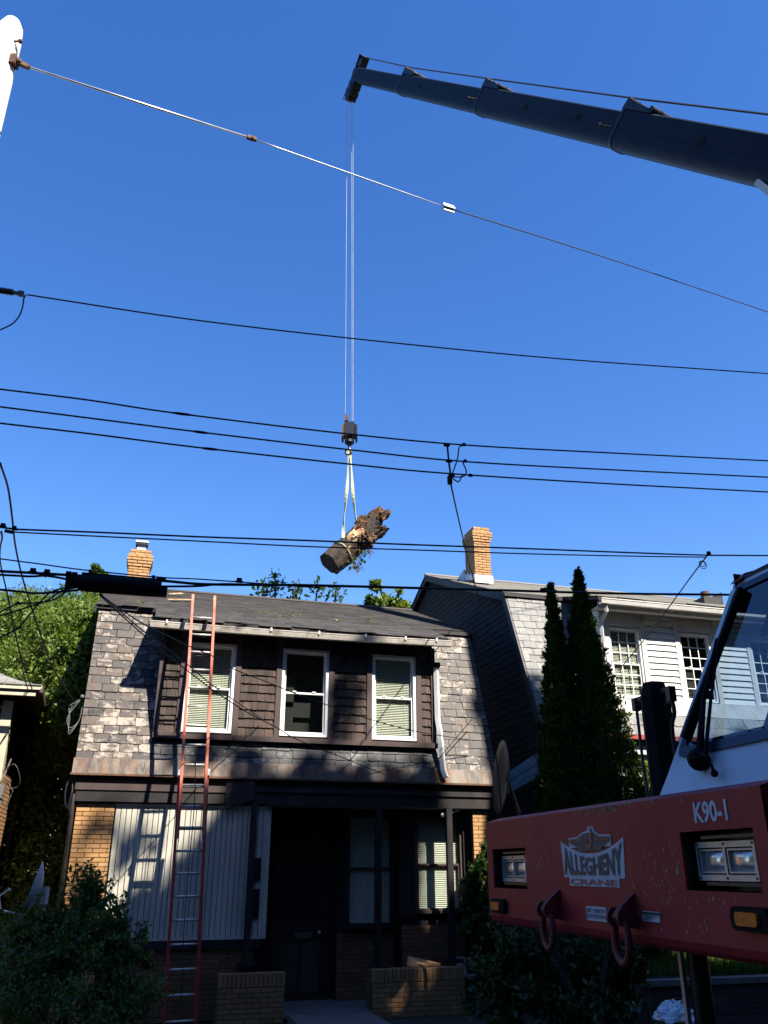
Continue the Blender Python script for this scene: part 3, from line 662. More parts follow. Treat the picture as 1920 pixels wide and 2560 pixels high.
# rake boards
b = MB()
for (pa, pb) in (((vr0,zr0),(vr1,zr1_)), ((vr1,zr1_),(VRR,zrr(VRR))), ((VRR,zrr(VRR)),(11.3,6.9))):
    dv, dz = pb[0]-pa[0], pb[1]-pa[1]; l = sqrt(dv*dv+dz*dz); nx, nz = dz/l*.16, -dv/l*.16
    b.prism([(UG-.02,pa[0],pa[1]),(UG-.02,pb[0],pb[1]),(UG-.02,pb[0]+nx,pb[1]+nz),(UG-.02,pa[0]+nx,pa[1]+nz)], (.04,0,0))
    b.prism([(UG+.02,pa[0]+nx*.3,pa[1]+nz*.3),(UG+.02,pb[0]+nx*.3,pb[1]+nz*.3),(UG+.02,pb[0]+nx*.6,pb[1]+nz*.6),(UG+.02,pa[0]+nx*.6,pa[1]+nz*.6)], (.12,0,0))
b.build('rake_board', M['trim_dark'], R)
def rgA(z0, z1, full): return [(UG+.02, 9.42)]
def rgB(z0, z1, full): return [(9.42, 14.5)]
slate_field(R, 'slate_slope', rgA, 3.86, 6.88, 19, .3, 'slate_pale', vsr, tiltR, 21)
slate_field(R, 'slate_slope', rgB, 3.86, 4.28, 2, .34, 'slate_pale', vsr, tiltR, 22, offs=1)
# roof
b = MB(); b.prism([(UG-.05,1.1,zrr(1.1)-.07),(UG-.05,VRR,zrr(VRR)-.07),(UG-.05,VRR,zrr(VRR)-.005),(UG-.05,1.1,zrr(1.1)-.005)], (8.9,0,0)); b.add([(UG-.05,VRR,zrr(VRR)-.01),(16.8,VRR,zrr(VRR)-.01),(16.8,11.4,6.8),(UG-.05,11.4,6.8)], [(0,1,2,3)])
b.prism([(9.25,-.28,6.44),(9.25,1.2,6.86),(9.25,1.2,6.91),(9.25,-.28,6.49)], (7.5,0,0)); b.build('roof_deck', M['trim_dark'], R)
shingle_roof(R, UG-.06, 16.8, 1.2, VRR, zrr, 30, .33, 'grey_shingle', 41)
shingle_roof(R, 9.22, 16.8, -.3, 1.2, lambda v: 6.92-.28*(1.2-v), 9, .33, 'grey_shingle', 42, rag=True)
b = MB(); b.tube([(UG-.05,VRR,zrr(VRR)+.01),(16.8,VRR,zrr(VRR)+.01)], .05, 6); b.build('ridge_cap', M['grey_shingle'], R)
# gutter
g = MB()
for i in range(len(prof)-1):
    (y0,z0),(y1,z1) = prof[i], prof[i+1]; y0 -= .04; y1 -= .04; z0 += 1.12; z1 += 1.12
    g.add([(9.28,y0,z0),(15,y0,z0),(15,y1,z1),(9.28,y1,z1)], [(0,1,2,3)])
g.beam((9.28,-.35,6.455),(15,-.35,6.455),.014,.02); g.build('gutter', M['white_paint'], R)
b = MB(); b.box(9.3,15,-.16,-.14,6.3,6.44); b.box(9.3,15,-.14,.14,6.33,6.35); b.build('soffit', M['white_paint'], R)
b = MB(); b.tube([(9.42,-.26,6.35),(9.42,-.25,6.22),(9.42,.0,6.05),(9.42,.03,4.4)], .045, 4); b.build('downspout', M['white_paint'], R)
# dormer wall
VW = .12; rw = [(9.64,10.36),(11.27,12.02),(13.0,13.75)]
b = MB(); xs = [9.45]+[x for w_ in rw for x in w_]+[15]
b.box(9.45,15,VW+.03,1.0,6.02,6.4)
for i in range(0, len(xs), 2): b.box(xs[i],xs[i+1],VW+.03,1.0,4.3,6.02)
for w_ in rw: b.box(w_[0],w_[1],VW+.04,1.0,4.3,4.6)
dwr = b.build('dormer_wall', M['siding'], R)
sb_ = MB(); sb_.add([(0,0,0),(1,0,0),(1,.6,1),(0,.6,1),(0,1,0),(1,1,0)], [(0,1,2,3),(4,5,1,0),(0,3,4),(1,5,2)]); sme = sb_.mesh('siding_board'); sme.materials.append(M['siding'])
for (x0, x1) in ((9.45, 9.53), (10.47,11.16),(12.13,12.88),(13.86,15.0)):
    nn = 14
    for i in range(nn):
        hh = (6.36-4.58)/nn; piece('siding_board', sme, dwr, (x0, VW-.018, 4.58+i*hh), (x1-x0, .045, hh*1.0))
for w_ in rw: sash_window(R, w_[0], w_[1], 4.6, 6.02, VW+.03, zm=5.28, has_blind=(w_[0] < 10), muntins=(3,3), fw=.04)
b = MB()
for w_ in rw:
    b.box(w_[0]-.11,w_[0]-.004,VW-.02,VW+.04,4.58,6.05); b.box(w_[1]+.004,w_[1]+.11,VW-.02,VW+.04,4.58,6.05); b.box(w_[0]-.13,w_[1]+.13,VW-.024,VW+.04,6.05,6.17)
b.build('casing', M['white_paint'], R)
b = MB(); b.box(9.42,15,VW-.04,VW+.03,4.29,4.57); b.build('sill_board', M['white_paint'], R)
b = MB(); b.box(UG,15,-.2,-.1,3.76,3.84); b.build('eave_trim', M['red_trim'], R)
b = MB(); b.box(UG+.05,15,-.02,.06,3.66,3.78); b.box(UG+.1,15,.0,.08,3.42,3.5); b.build('porch_frieze', M['window_green'], R)
b = MB(); b.box(UG+.05,15,-.06,.04,3.5,3.66); b.box(UG+.1,15,-.02,.06,3.1,3.16); b.build('porch_beam', M['white_paint'], R)
b = MB(); b.box(8.3,15,.3,.4,.3,3.5); b.build('porch_wall', M['window_green'], R)
for x in (8.35,9.75,11.5): 
    b = MB(); b.box(x-.09,x+.09,-.02,.14,.3,3.12); b.build('porch_post', M['white_paint'], R)
b = MB()
for k in range(3): b.box(9.8,15,.26,.3,.9+k*.42,1.2+k*.42)
b.build('clapboard', M['white_paint'], R)
ch = chimney(R, 8.5, 4.0, .44, .62, 8.0, 9.45, seed=6)
b = MB(); b.box(8.26,8.74,3.66,3.69,7.96,8.16); b.add([(8.25,3.67,8.02),(8.25,4.33,8.2),(8.25,4.33,8.42),(8.25,4.2,8.3),(8.25,4.1,8.36),(8.25,3.98,8.22),(8.25,3.88,8.3),(8.25,3.75,8.15),(8.25,3.67,8.25)], [tuple(range(9))]); b.prism([(8.24,4.34,8.16),(8.24,4.9,8.38),(8.24,4.34,8.5)], (.5,0,0)); b.build('chimney_flashing', M['chimney_flash'], ch)
b = MB(); b.box(15.5,16.1,4.6,5.2,7.8,8.5); b.build('chimney', M['brick_grey'], R, smooth=False)
b = MB(); b.cyl((15.75,4.85,8.5),(15.75,4.85,8.72),.13); b.build('chimney_pot', M['rust'], R)
b = MB(); b.prism([(15.2,5.2,8.0),(16.6,5.2,8.0),(16.6,5.2,8.9)], (0,.4,0)); b.build('party_wall', M['trim_dark'], R)
# side porch boards between the houses
b = MB(); b.prism([(7.25,.4,3.05),(8.0,.1,3.55),(8.0,.1,3.36),(7.2,.4,2.86)], (0,.04,0)); b.prism([(7.2,.4,2.85),(8.0,.1,3.34),(8.0,.1,3.12),(7.15,.4,2.66)], (0,.04,0)); b.build('side_soffit', M['side_boards'], R)
# far fences / blockers behind gap
b = MB(); b.box(7.0,8.1,6.5,6.6,-.6,3.2); tag(b.build('back_fence', M['dark'], None), 'dark board fence closing the gap between slate house and white house', 'fence'); bpy.data.objects['back_fence'].matrix_world = H.matrix_basis

# ================================================================== LEFT HOUSE
L = empty('brick_house', ORG, ROT); tag(L, 'brown brick house with cream trim and flared grey roof at the left edge', 'house')
UL = -1.45; VL = 1.5
b = MB(); b.box(-9, UL-.06, VL+.07, 9.2, -.6, 4.2); b.build('core_wall', M['mortar'], L)
brick_wall(L, VL+.05, 9.2, 1.0, 4.2, 0, 'brick_brown', pieces=False, axis='y', name='tmp_wall') if False else None
# right side brick wall (faces +u)
s = MB(); ub = unit_brick(); r = random.Random(3)
for i in range(70):
    z = -.6 + i*.0685; v = VL - (.1 if i % 2 else 0)
    while v < 9.2:
        a = max(v, VL+.18); c = min(v+.213, 9.2)
        if c-a > .02:
            Mx = Matrix.LocRotScale(Vector((UL-.002-r.uniform(0,.004), a+.004, z+.005)), Matrix.Rotation(pi/2,3,'Z'), Vector((c-a-.009,.05,.058))); s.add([Mx @ Vector(q) for q in ub.v], ub.f)
        v += .213
o = s.build('side_brickwork', M['brick_pier'], L); o['kind'] = 'stuff'
s = MB()
for i in range(70):
    z = -.6 + i*.0685; u = UL-.16-(.1 if i % 2 else 0)
    while u > -4:
        Mx = Matrix.LocRotScale(Vector((u-.204, VL+.01, z+.005)), Matrix.Identity(3), Vector((.204,.05,.058))); s.add([Mx @ Vector(q) for q in ub.v], ub.f); u -= .213
o = s.build('front_brickwork', M['brick'], L); o['kind'] = 'stuff'
b = MB(); b.box(UL-.15, UL+.02, VL-.03, VL+.17, -.6, 4.2); b.build('corner_board', M['cream_trim'], L)
b = MB(); b.box(UL-.02, UL+.03, 9.17, 9.25, -.6, 4.1); b.build('rear_corner_trim', M['cream_trim'], L)
b = MB(); b.box(UL-1.2, UL-.35, VL-.02, VL+.1, 3.9, 4.15); b.box(UL-.5,UL-.35,VL-.02,VL+.1,3.0,3.9); b.build('window_frame', M['cream_trim'], L)
EU, EV, EZ = -.97, 1.1, 4.42
A = Vector((EU,EV,EZ)); B_ = Vector((-1.22,9.6,3.86))
b = MB(); b.prism([(-9,EV,EZ-.07),(EU,EV,EZ-.07),(EU,EV,EZ),(-9,EV,EZ)], (0,.06,0)); b.build('fascia', M['cream_trim'], L); b = MB(); b.beam(A+Vector((0,0,-.06)), B_+Vector((0,0,-.06)), .05, .12); b.build('side_fascia', M['trim_brown'], L)
b = MB(); b.beam(A+Vector((-3,-.05,-.17)), A+Vector((-.08,-.05,-.17)), .06, .05, mi=0); b.build('gutter', M['cream_trim'], L)
b = MB(); b.add([(-9,EV+.05,EZ-.12),(EU-.02,EV+.05,EZ-.12),(B_.x-.02,B_.y,B_.z-.12),(-9,B_.y,B_.z-.12)], [(0,1,2,3)]); b.build('soffit', M['trim_dark'], L)
# flared hip roof, rows of shingles
def hip(tt):  # height profile along inward distance
    return EZ + .22*tt + .21*tt*tt
s = MB(); r = random.Random(8); nrow = 26
for i in range(nrow):
    t0, t1 = i*.17, i*.17+.2
    u = EU - t0*1.0
    while u > -8:
        L_ = .3; s.add([(u-L_+.004, EV-.02+t0, hip(t0)+.015),(u-.004, EV-.02+t0, hip(t0)+.015),(min(u-.004, EU-t1), EV-.02+t1, hip(t1)+.004),(u-L_+.004, EV-.02+t1, hip(t1)+.004),(u-L_+.004, EV-.02+t0, hip(t0)),(u-.004, EV-.02+t0, hip(t0))], [(0,1,2,3),(4,5,1,0)]); u -= L_
    s.add([(EU-t0, EV+t0, hip(t0)+.01),(B_.x-t0, 9.6-t0, hip(t0)-.3),(B_.x-t1, 9.6-t1, hip(t1)-.3),(EU-t1, EV+t1, hip(t1)+.01)], [(0,1,2,3)])
o = s.build('roof', M['grey_shingle'], L); o['kind'] = 'stuff'
b = MB(); b.tube([(-1.35,1.45,3.05),(-1.3,1.3,3.2),(-1.36,1.25,2.9),(-1.2,1.4,2.7),(-1.3,1.5,2.4)], .012, 6); b.tube(catmull([(-1.42,1.4,3.0),(-1.2,1.1,3.1),(-1.1,1.3,2.8),(-1.35,1.45,2.7)],4),.006,5); b.box(-1.42,-1.36,1.5,1.62,2.5,2.8); b.build('service_entrance', M['old_cable'], L)
b = MB(); b.tube([(-1.1,3.2,4.25),(-1.1,3.25,3.9),(-1.36,3.4,3.7),(-1.38,3.4,0)], .06, 8); b.build('downspout', M['trim_dark'], L)

# ================================================================== LADDER
lt = Vector((1.54,-.46,5.77)); lb = Vector((1.66,-1.42,-.62)); ax = (lt-lb).normalized(); LU = Vector((1,0,0)); LU = (LU - ax*LU.dot(ax)).normalized(); LN = LU.cross(ax)
ladder = empty('extension_ladder', ORG, ROT); tag(ladder, 'red fibreglass extension ladder with aluminium rungs leaning on the gutter', 'ladder')
lenT = (lt-lb).length
def rail(s0, s1, off, out):
    b = MB(); c0 = lb+ax*s0+LU*off+LN*out; c1 = lb+ax*s1+LU*off+LN*out; sg_ = 1 if off > 0 else -1
    b.beam(c0, c1, .006, .075, up=LN); 
    for q in (-.034,.034): b.beam(c0+LN*q-LU*sg_*.018, c1+LN*q-LU*sg_*.018, .04, .006, up=LN)
    return b.build('rail', M['red_ladder'], ladder)
for sg_ in (-1,1):
    rail(0.0, 3.55, sg_*.225, .0); rail(2.55, lenT, sg_*.2, .055).data.materials[0] = M['glare_ladder']
k = 0; s_ = .25
while s_ < 3.45:
    b = MB(); c = lb+ax*s_; b.cyl(c-LU*.22, c+LU*.22, .017, n=8); b.build('rung', M['alu'], ladder, smooth=True); s_ += .305
s_ = 2.7
while s_ < lenT-.12:
    b = MB(); c = lb+ax*s_+LN*.055; b.cyl(c-LU*.195, c+LU*.195, .017, n=8); b.build('rung', M['alu'], ladder, smooth=True); s_ += .305
for sg_ in (-1,1):
    b = MB(); c = lb+ax*2.62+LU*sg_*.17+LN*.03; b.tube([c+ax*.22, c+ax*.1-LN*.05, c, c-ax*.12+LN*.03], .011, 6); b.build('rung_lock', M['galv'], ladder)
    b = MB(); c = lb+LU*sg_*.225; b.beam(c-ax*.02-LN*.06, c-ax*.02+LN*.06, .08, .05); b.build('foot', M['black'], ladder)
    b = MB(); c = lb+ax*3.5+LU*sg_*.215+LN*.03; b.beam(c-ax*.05,c+ax*.05,.05,.1,up=LN); b.build('guide_bracket', M['galv'], ladder)
b = MB(); b.tube(catmull([lb+ax*3.7+LN*.09+LU*.01, lb+ax*3.0+LN*.07+LU*.03, lb+ax*2.2+LN*.08-LU*.0, lb+ax*1.3+LN*.09-LU*.02, lb+ax*.4+LN*.1-LU*.0], 8), .007, 5); b.build('halyard_rope', M['cable'], ladder)

# ================================================================== CRANE TRUCK
T0 = Vector((.68,5.98,0)); TA = Vector((.2457,-.9693,0)).normalized(); ROTT = atan2(TA.y, TA.x)
T = empty('mobile_crane', T0, ROTT)
tag(T, 'red and white truck-mounted crane with dark navy telescopic boom raised over the houses', 'crane')
def text_polys(s, offset=.02):
    cu = bpy.data.curves.new('txt', 'FONT'); cu.body = s; cu.offset = offset; cu.resolution_u = 3; ob = bpy.data.objects.new('txt', cu); col.objects.link(ob)
    dg = bpy.context.evaluated_depsgraph_get(); me = ob.evaluated_get(dg).to_mesh()
    vs = [Vector(v.co) for v in me.vertices]; fs = [tuple(p.vertices) for p in me.polygons]; ob.evaluated_get(dg).to_mesh_clear()
    bpy.data.objects.remove(ob); bpy.data.curves.remove(cu)
    x0 = min(v.x for v in vs); x1 = max(v.x for v in vs); y0 = min(v.y for v in vs); y1 = max(v.y for v in vs)
    return [((v.x-x0)/(x1-x0), (v.y-y0)/(y1-y0)) for v in vs], fs
def text_on(name, s, f, mat, parent, offset=.02, y=-.006):
    vs, fs = text_polys(s, offset); b = MB(); b.add([(lambda a, z: (a, y, z))(*f(*q)) for q in vs], fs); return b.build(name, mat, parent)
BW, BZ0, BZ1 = 2.84, 1.228, 1.782
# bumper face with openings for headlights
face = MB()
holes = [(.1,.635,1.388,1.615),(2.28,2.76,1.418,1.64)]
def face_panel(a0,a1,z0,z1): face.box(a0,a1,0,.012,z0,z1)
face_panel(0,.1,BZ0,BZ1); face_panel(.1,.635,BZ0,1.388); face_panel(.1,.635,1.615,BZ1); face_panel(.635,2.28,BZ0,BZ1); face_panel(2.28,2.76,BZ0,1.418); face_panel(2.28,2.76,1.64,BZ1); face_panel(2.76,BW,BZ0,BZ1)
# top chamfer + deck, bottom curl
face.add([(0,0,BZ1),(BW,0,BZ1),(BW,.10,BZ1+.028),(0,.10,BZ1+.028)], [(0,1,2,3)])
face.add([(0,.10,BZ1+.028),(BW,.10,BZ1+.028),(BW,.75,BZ1+.03),(0,.75,BZ1+.03)], [(0,1,2,3)])
pr_ = [(0,BZ0),(.015,BZ0-.03),(.05,BZ0-.05),(.12,BZ0-.055),(.6,BZ0-.055)]
for (y0,z0),(y1,z1) in zip(pr_, pr_[1:]): face.add([(0,y1,z1),(BW,y1,z1),(BW,y0,z0),(0,y0,z0)], [(0,1,2,3)])
face.add([(0,0,BZ0),(0,0,BZ1),(0,.1,BZ1+.028),(0,.75,BZ1+.03),(0,.75,BZ0-.05),(0,.05,BZ0-.05)], [tuple(range(6))])
face.add([(BW,0,BZ0),(BW,0,BZ1),(BW,.1,BZ1+.028),(BW,.75,BZ1+.03),(BW,.75,BZ0-.05),(BW,.05,BZ0-.05)], [tuple(range(6))[::-1]])
bumper = face.build('bumper', M['red'], T)
b = MB()
for i in range(9): b.cyl((.3+.26*i,.3,BZ1+.02),(.3+.26*i,.3,BZ1+.05),.018,n=8)
b.build('bolts', M['galv'], bumper)
for hx, (a0,a1,z0,z1) in enumerate(holes):
    r_ = MB(); d = .16
    r_.box(a0-.005,a1+.005,d,d+.01,z0-.005,z1+.005); r_.box(a0-.01,a0,.012,d,z0,z1); r_.box(a1,a1+.01,.012,d,z0,z1); r_.box(a0,a1,.012,d,z1,z1+.01); r_.box(a0,a1,.012,d,z0-.01,z0)
    r_.box(a0+.1,a1-.02,.03,.045,z1-.03,z1-.018); r_.box(a0+.1,a1-.02,.03,.045,z0+.02,z0+.032)
    rec = r_.build('headlight_recess', M['black_steel'], T)
    # twin lamp unit
    la0 = a0+.015; la1 = la0+.385; lz0, lz1 = ((1.424,1.574),(1.455,1.60))[hx]; ym = .055
    f = MB(); mid = (la0+la1)/2; fw_ = .022
    f.box(la0,la1,ym,ym+.012,lz1-fw_,lz1); f.box(la0,la1,ym,ym+.012,lz0,lz0+fw_); f.box(la0,la0+fw_*.6,ym,ym+.012,lz0+fw_,lz1-fw_); f.box(la1-fw_*.6,la1,ym,ym+.012,lz0+fw_,lz1-fw_); f.box(mid-.006,mid+.006,ym,ym+.012,lz0+fw_,lz1-fw_)
    hl = f.build('headlight', M['chrome'], T)
    for q in ((la0+.012,lz0+.01),(la1-.012,lz0+.01),(la0+.012,lz1-.01),(la1-.012,lz1-.01),(mid,lz1-.01),(mid,lz0+.01)):
        pass
    bb = MB()
    for q in ((la0+.012,lz0+.01),(la1-.012,lz0+.01),(la0+.012,lz1-.01),(la1-.012,lz1-.01),(mid,lz1-.01),(mid,lz0+.01)): bb.cyl((q[0],ym-.003,q[1]),(q[0],ym+.01,q[1]),.005,n=8)
    bb.build('screw', M['black_steel'], hl)
    for c0, c1 in ((la0+fw_*.6, mid-.006),(mid+.006, la1-fw_*.6)):
        bk = MB(); bk.box(c0,c1,ym+.03,ym+.04,lz0+fw_,lz1-fw_); bk.build('lamp_backing', M['black_steel'], hl)
        g = .012; l_ = MB(); n = 6
        # slightly domed lens grid
        X = [c0+g+(c1-c0-2*g)*i/n for i in range(n+1)]; Zs = [lz0+fw_+g+(lz1-lz0-2*fw_-2*g)*j/n for j in range(n+1)]
        for i in range(n+1):
            for j in range(n+1):
                q = (1-(2*i/n-1)**2)*(1-(2*j/n-1)**2); l_.v.append((X[i], ym+.02-.015*q**.5, Zs[j]))
        for i in range(n):
            for j in range(n): l_.f.append((i*(n+1)+j,(i+1)*(n+1)+j,(i+1)*(n+1)+j+1,i*(n+1)+j+1)); l_.m.append(0)
        l_.build('lens', 'LENS' and M.setdefault('lens', simple('lamp_lens', (.62,.62,.62), (.5,.49,.46), 45, .2, metal=.6)), hl, smooth=True)
        rm = MB(); 
        for (xa,xb,za,zb) in ((c0+g*.5,c1-g*.5,lz1-fw_-g,lz1-fw_-g*.5),(c0+g*.5,c1-g*.5,lz0+fw_+g*.5,lz0+fw_+g),(c0+g*.5,c0+g,lz0+fw_+g,lz1-fw_-g),(c1-g,c1-g*.5,lz0+fw_+g,lz1-fw_-g)): rm.box(xa,xb,ym+.004,ym+.02,za,zb)
        rm.build('lamp_rim', M['chrome'], hl)
def rrect(a0,a1,z0,z1,r,n=4):
    pts = []
    for cx, cz, s0 in ((a1-r,z1-r,0),(a0+r,z1-r,90),(a0+r,z0+r,180),(a1-r,z0+r,270)):
        for i in range(n+1): th = radians(s0+90*i/n); pts.append((cx+r*cos(th), cz+r*sin(th)))
    return pts
for (a0,a1,z0,z1) in ((.09,.31,1.244,1.326),(2.585,2.80,1.29,1.372)):
    b = MB(); b.prism([(x,-.028,z) for x,z in rrect(a0,a1,z0,z1,.03)], (0,.03,0)); mk = b.build('marker_light', M['black'], T)
    b = MB(); b.prism([(x,-.042,z) for x,z in rrect(a0+.045,a1-.045,z0+.018,z1-.018,.014)], (0,.02,0)); b.build('amber_lens', M['amber'], mk)
# towing eyes and shackles
for a in (1.06, 1.84):
    b = MB(); b.prism([(a-.012,0,1.40),(a-.012,-.085,1.335),(a-.012,-.11,1.30),(a-.012,-.085,1.262),(a-.012,0,1.25)], (.03,0,0)); eye = b.build('towing_eye', M['red_worn'], T)
    c = Vector((a+.003,-.08,1.3)); b = MB(); b.cyl(c-Vector((.05,0,0)), c+Vector((.05,0,0)), .022, n=12)
    b.cyl(c-Vector((.055,0,0)), c-Vector((.035,0,0)), .04, n=14); b.cyl(c+Vector((.035,0,0)), c+Vector((.055,0,0)), .04, n=14)
    b.tube(catmull([c+Vector((-.045,0,-.02)),c+Vector((-.06,0,-.08)),c+Vector((-.05,.0,-.15)),c+Vector((0,0,-.185)),c+Vector((.05,0,-.15)),c+Vector((.06,0,-.08)),c+Vector((.045,0,-.02))],5), .017, 10)
    b.build('shackle', M['red_worn'], eye, smooth=False); smooth_angle(bpy.data.objects[eye.children[0].name])
# lettering and decals
text_on('unit_number', 'K90-1', lambda x,y: (2.405+.222*x, 1.668+.082*y), M['decal_white'], T, .03, -.003)
# logo
def arc(x): return 1.638 - .068*(1-(2*x-1)**2)   # x 0..1
b = MB(); n = 14; top = [(1.131+.68*i/n, arc(i/n)) for i in range(n+1)]
poly = [(1.148,1.457)] + [(1.79,1.460)] + top[::-1]
bk_ = MB(); pts = [(1.148,1.457),(1.79,1.460)]
for i in range(n): 
    x0, x1 = 1.131+.68*i/n, 1.131+.68*(i+1)/n; q0, q1 = i/n, (i+1)/n
    bl0, bl1 = 1.148+(1.79-1.148)*q0, 1.148+(1.79-1.148)*q1
    bk_.add([(bl0,-.003,1.457),(bl1,-.003,1.457),(x1,-.003,arc(q1)),(x0,-.003,arc(q0))], [(0,1,2,3)])
bk_.add([(1.207,-.0034,1.418),(1.733,-.0034,1.418),(1.733,-.0034,1.457),(1.207,-.0034,1.457)], [(0,1,2,3)])
bk_.add([(1.235,-.0036,1.60),(1.235,-.0036,1.648),(1.33,-.0036,1.65),(1.40,-.0036,1.672),(1.45,-.0036,1.678),(1.46,-.0036,1.694),(1.49,-.0036,1.7),(1.52,-.0036,1.694),(1.53,-.0036,1.675),(1.58,-.0036,1.655),(1.69,-.0036,1.652),(1.69,-.0036,1.60)], [tuple(range(12))])
logo = bk_.build('logo_decal', M['decal_white'], T)
b = MB(); b.add([(1.245,-.006,1.622),(1.245,-.006,1.641),(1.33,-.006,1.643),(1.41,-.006,1.664),(1.45,-.006,1.668),(1.53,-.006,1.666),(1.57,-.006,1.648),(1.68,-.006,1.645),(1.68,-.006,1.622),(1.6,-.006,1.60),(1.6,-.006,1.582),(1.34,-.006,1.582),(1.34,-.006,1.60)], [tuple(range(13))]); b.build('emblem', M['decal_grey'], logo)
b = MB()
for (xa,xb,z) in ((1.25,1.42,1.634),(1.25,1.42,1.626),(1.52,1.675,1.636),(1.52,1.675,1.628)): b.add([(xa,-.009,z),(xb,-.009,z),(xb,-.009,z+.004),(xa,-.009,z+.004)], [(0,1,2,3)])
hk = catmull([(1.49,0,1.688),(1.505,0,1.675),(1.495,0,1.655),(1.495,0,1.63),(1.485,0,1.606),(1.455,0,1.604),(1.44,0,1.618),(1.442,0,1.634)],4)
for p0, p1 in zip(hk, hk[1:]):
    d = (p1-p0).normalized(); nn = Vector((-d.z,0,d.x))*.010; b.add([(q.x,-.0095,q.z) for q in (p0-nn,p1-nn,p1+nn,p0+nn)], [(0,1,2,3)])
b.build('hook_emblem', M['decal_red'], logo)
def warp(x, y):
    q = .02+.96*x; zt = arc(q)-.016; zb = 1.469; xx = 1.16+.62*x; xt = 1.148+.646*x; return (xx+(xt-xx)*y, zb+(zt-zb)*y)
text_on('lettering', 'ALLEGHENY', warp, M['decal_grey'], logo, .035, -.0065)
text_on('lettering', 'CRANE', lambda x,y: (1.222+.495*x, 1.424+.027*y), M['decal_red'], logo, .03, -.0065)
b = MB(); b.box(1.373,1.579,-.006,-.001,1.264,1.328); sg1 = b.build('rotation_sign', M['decal_white'], T)
text_on('lettering', '26FT. 9.50IN.TO', lambda x,y: (1.383+.186*x, 1.301+.018*y), M['decal_black'], sg1, .02, -.009)
text_on('lettering', 'C OF ROTATION', lambda x,y: (1.388+.181*x, 1.276+.018*y), M['decal_black'], sg1, .02, -.009)
b = MB(); b.box(1.384,1.386,-.009,-.0065,1.272,1.298); b.build('lettering', M['decal_black'], sg1)
b = MB(); b.box(1.915,2.055,-.006,-.001,1.287,1.327); sg2 = b.build('notice_sign', M['decal_white'], T)
b = MB(); b.box(1.917,2.053,-.009,-.0065,1.315,1.325); b.build('sign_header', M['decal_black'], sg2)
b = MB()
for k in range(3): b.box(1.925,2.04-.03*k,-.009,-.0065,1.308-.0075*k,1.3105-.0075*k)
b.build('small_print', M['decal_black'], sg2)
# paint chips: thin flakes of missing top coat
r = random.Random(77)
def flake(bb, a, z, s, asp=1.5, y=-.0022):
    n = r.randint(5,8); ph = r.uniform(0,6); bb.add([(a+s*.6*cos(ph+2*pi*i/n)*r.uniform(.5,1), y, z+s*asp*sin(ph+2*pi*i/n)*r.uniform(.5,1)) for i in range(n)], [tuple(range(n))])
b1 = MB(); b2 = MB()
for (a,z,s,q) in ((2.235,1.498,.017,1.6),(1.86,1.428,.017,1.3),(1.30,1.745,.02,.5),(1.75,1.76,.03,.5),(1.66,1.765,.03,.4),(2.33,1.765,.014,1),(2.13,1.375,.01,1.6),(2.46,1.395,.008,1.7),(2.60,1.395,.009,1.7),(2.79,1.385,.012,1)): flake(b1,a,z,s,q)
for i in range(60): flake(b1, r.gauss(1.6,.2), BZ1-r.uniform(.0,.04)*r.random(), r.uniform(.006,.024), .4)
for i in range(14): flake(b1, r.uniform(.05,2.8), BZ1-r.uniform(.0,.02), r.uniform(.004,.012), .4)
for i in range(190):
    a = min(2.8,max(1.85,r.gauss(2.25,.28))); z = r.uniform(1.25,1.6)
    if 2.26 < a < 2.78 and 1.4 < z: continue
    flake(b2, a, z, r.uniform(.0018,.008), 1.5)
for i in range(60): flake(b2, r.uniform(.05,2.8), r.uniform(1.24,1.77), r.uniform(.001,.003), 1.4)
for (xa,za,xb,zb) in ((.78,1.50,.92,1.585),(.80,1.49,.90,1.53),(.95,1.56,1.03,1.44),(.84,1.61,.92,1.63)):
    nn_ = Vector((-(zb-za),0,xb-xa)).normalized()*.0016; b2.add([(xa-nn_.x,-.0025,za-nn_.z),(xb-nn_.x,-.0025,zb-nn_.z),(xb+nn_.x,-.0025,zb+nn_.z),(xa+nn_.x,-.0025,za+nn_.z)],[(0,1,2,3)])
b1.build('paint_chip', M['chip'], bumper)['kind'] = 'stuff'; b2.build('paint_chip', M['chip_pale'], bumper)['kind'] = 'stuff'
# front jack
b = MB(); b.tube([(1.42,.5,1.62),(1.42,.5,2.38),(1.42,.5,2.46)], [.082,.082,.06], 8); b.build('jack_cylinder', M['black'], T)
b = MB(); b.cyl((1.507,.5,-.0),(1.507,.5,1.3),.05,n=18); smooth_angle(b.build('jack_leg', M['black_steel'], T)); b = MB(); b.box(1.462,1.487,.42,.44,.0,1.2); b.build('jack_leg_strip', M['alu'], T)  # pale strip along the left edge of the dark leg
b = MB(); b.cyl((1.49,.5,0),(1.49,.5,.05),.25,n=20); b.build('jack_foot', M['black_steel'], T)
b = MB(); b.beam((1.22,.5,2.4),(1.58,.5,2.4),.02,.025); b.box(1.2,1.235,.48,.52,2.34,2.41); b.box(1.56,1.6,.48,.52,2.33,2.41); b.beam((1.48,.5,2.33),(1.58,.5,2.33),.01,.012)
b.tube([(1.215,.5,2.36),(1.25,.48,2.05),(1.3,.46,1.8)], .009, 8)
b.tube(catmull([(1.58,.5,2.35),(1.59,.5,2.27),(1.55,.5,2.2),(1.55,.5,2.05),(1.57,.5,1.82)],4), .012, 8); b.build('jack_hoses', M['black_steel'], T)
# cab
CA0, CA1 = 1.6, 2.82
def fr(z): return .37 + (z-1.88)*.553      # front face depth at height z
roofz = 3.05
# windshield opening polygon in (a,z)
wsz0, wsz1 = 2.03, 2.99
c = MB()
def F(a, z, o=0): return (a, fr(z)+o, z)
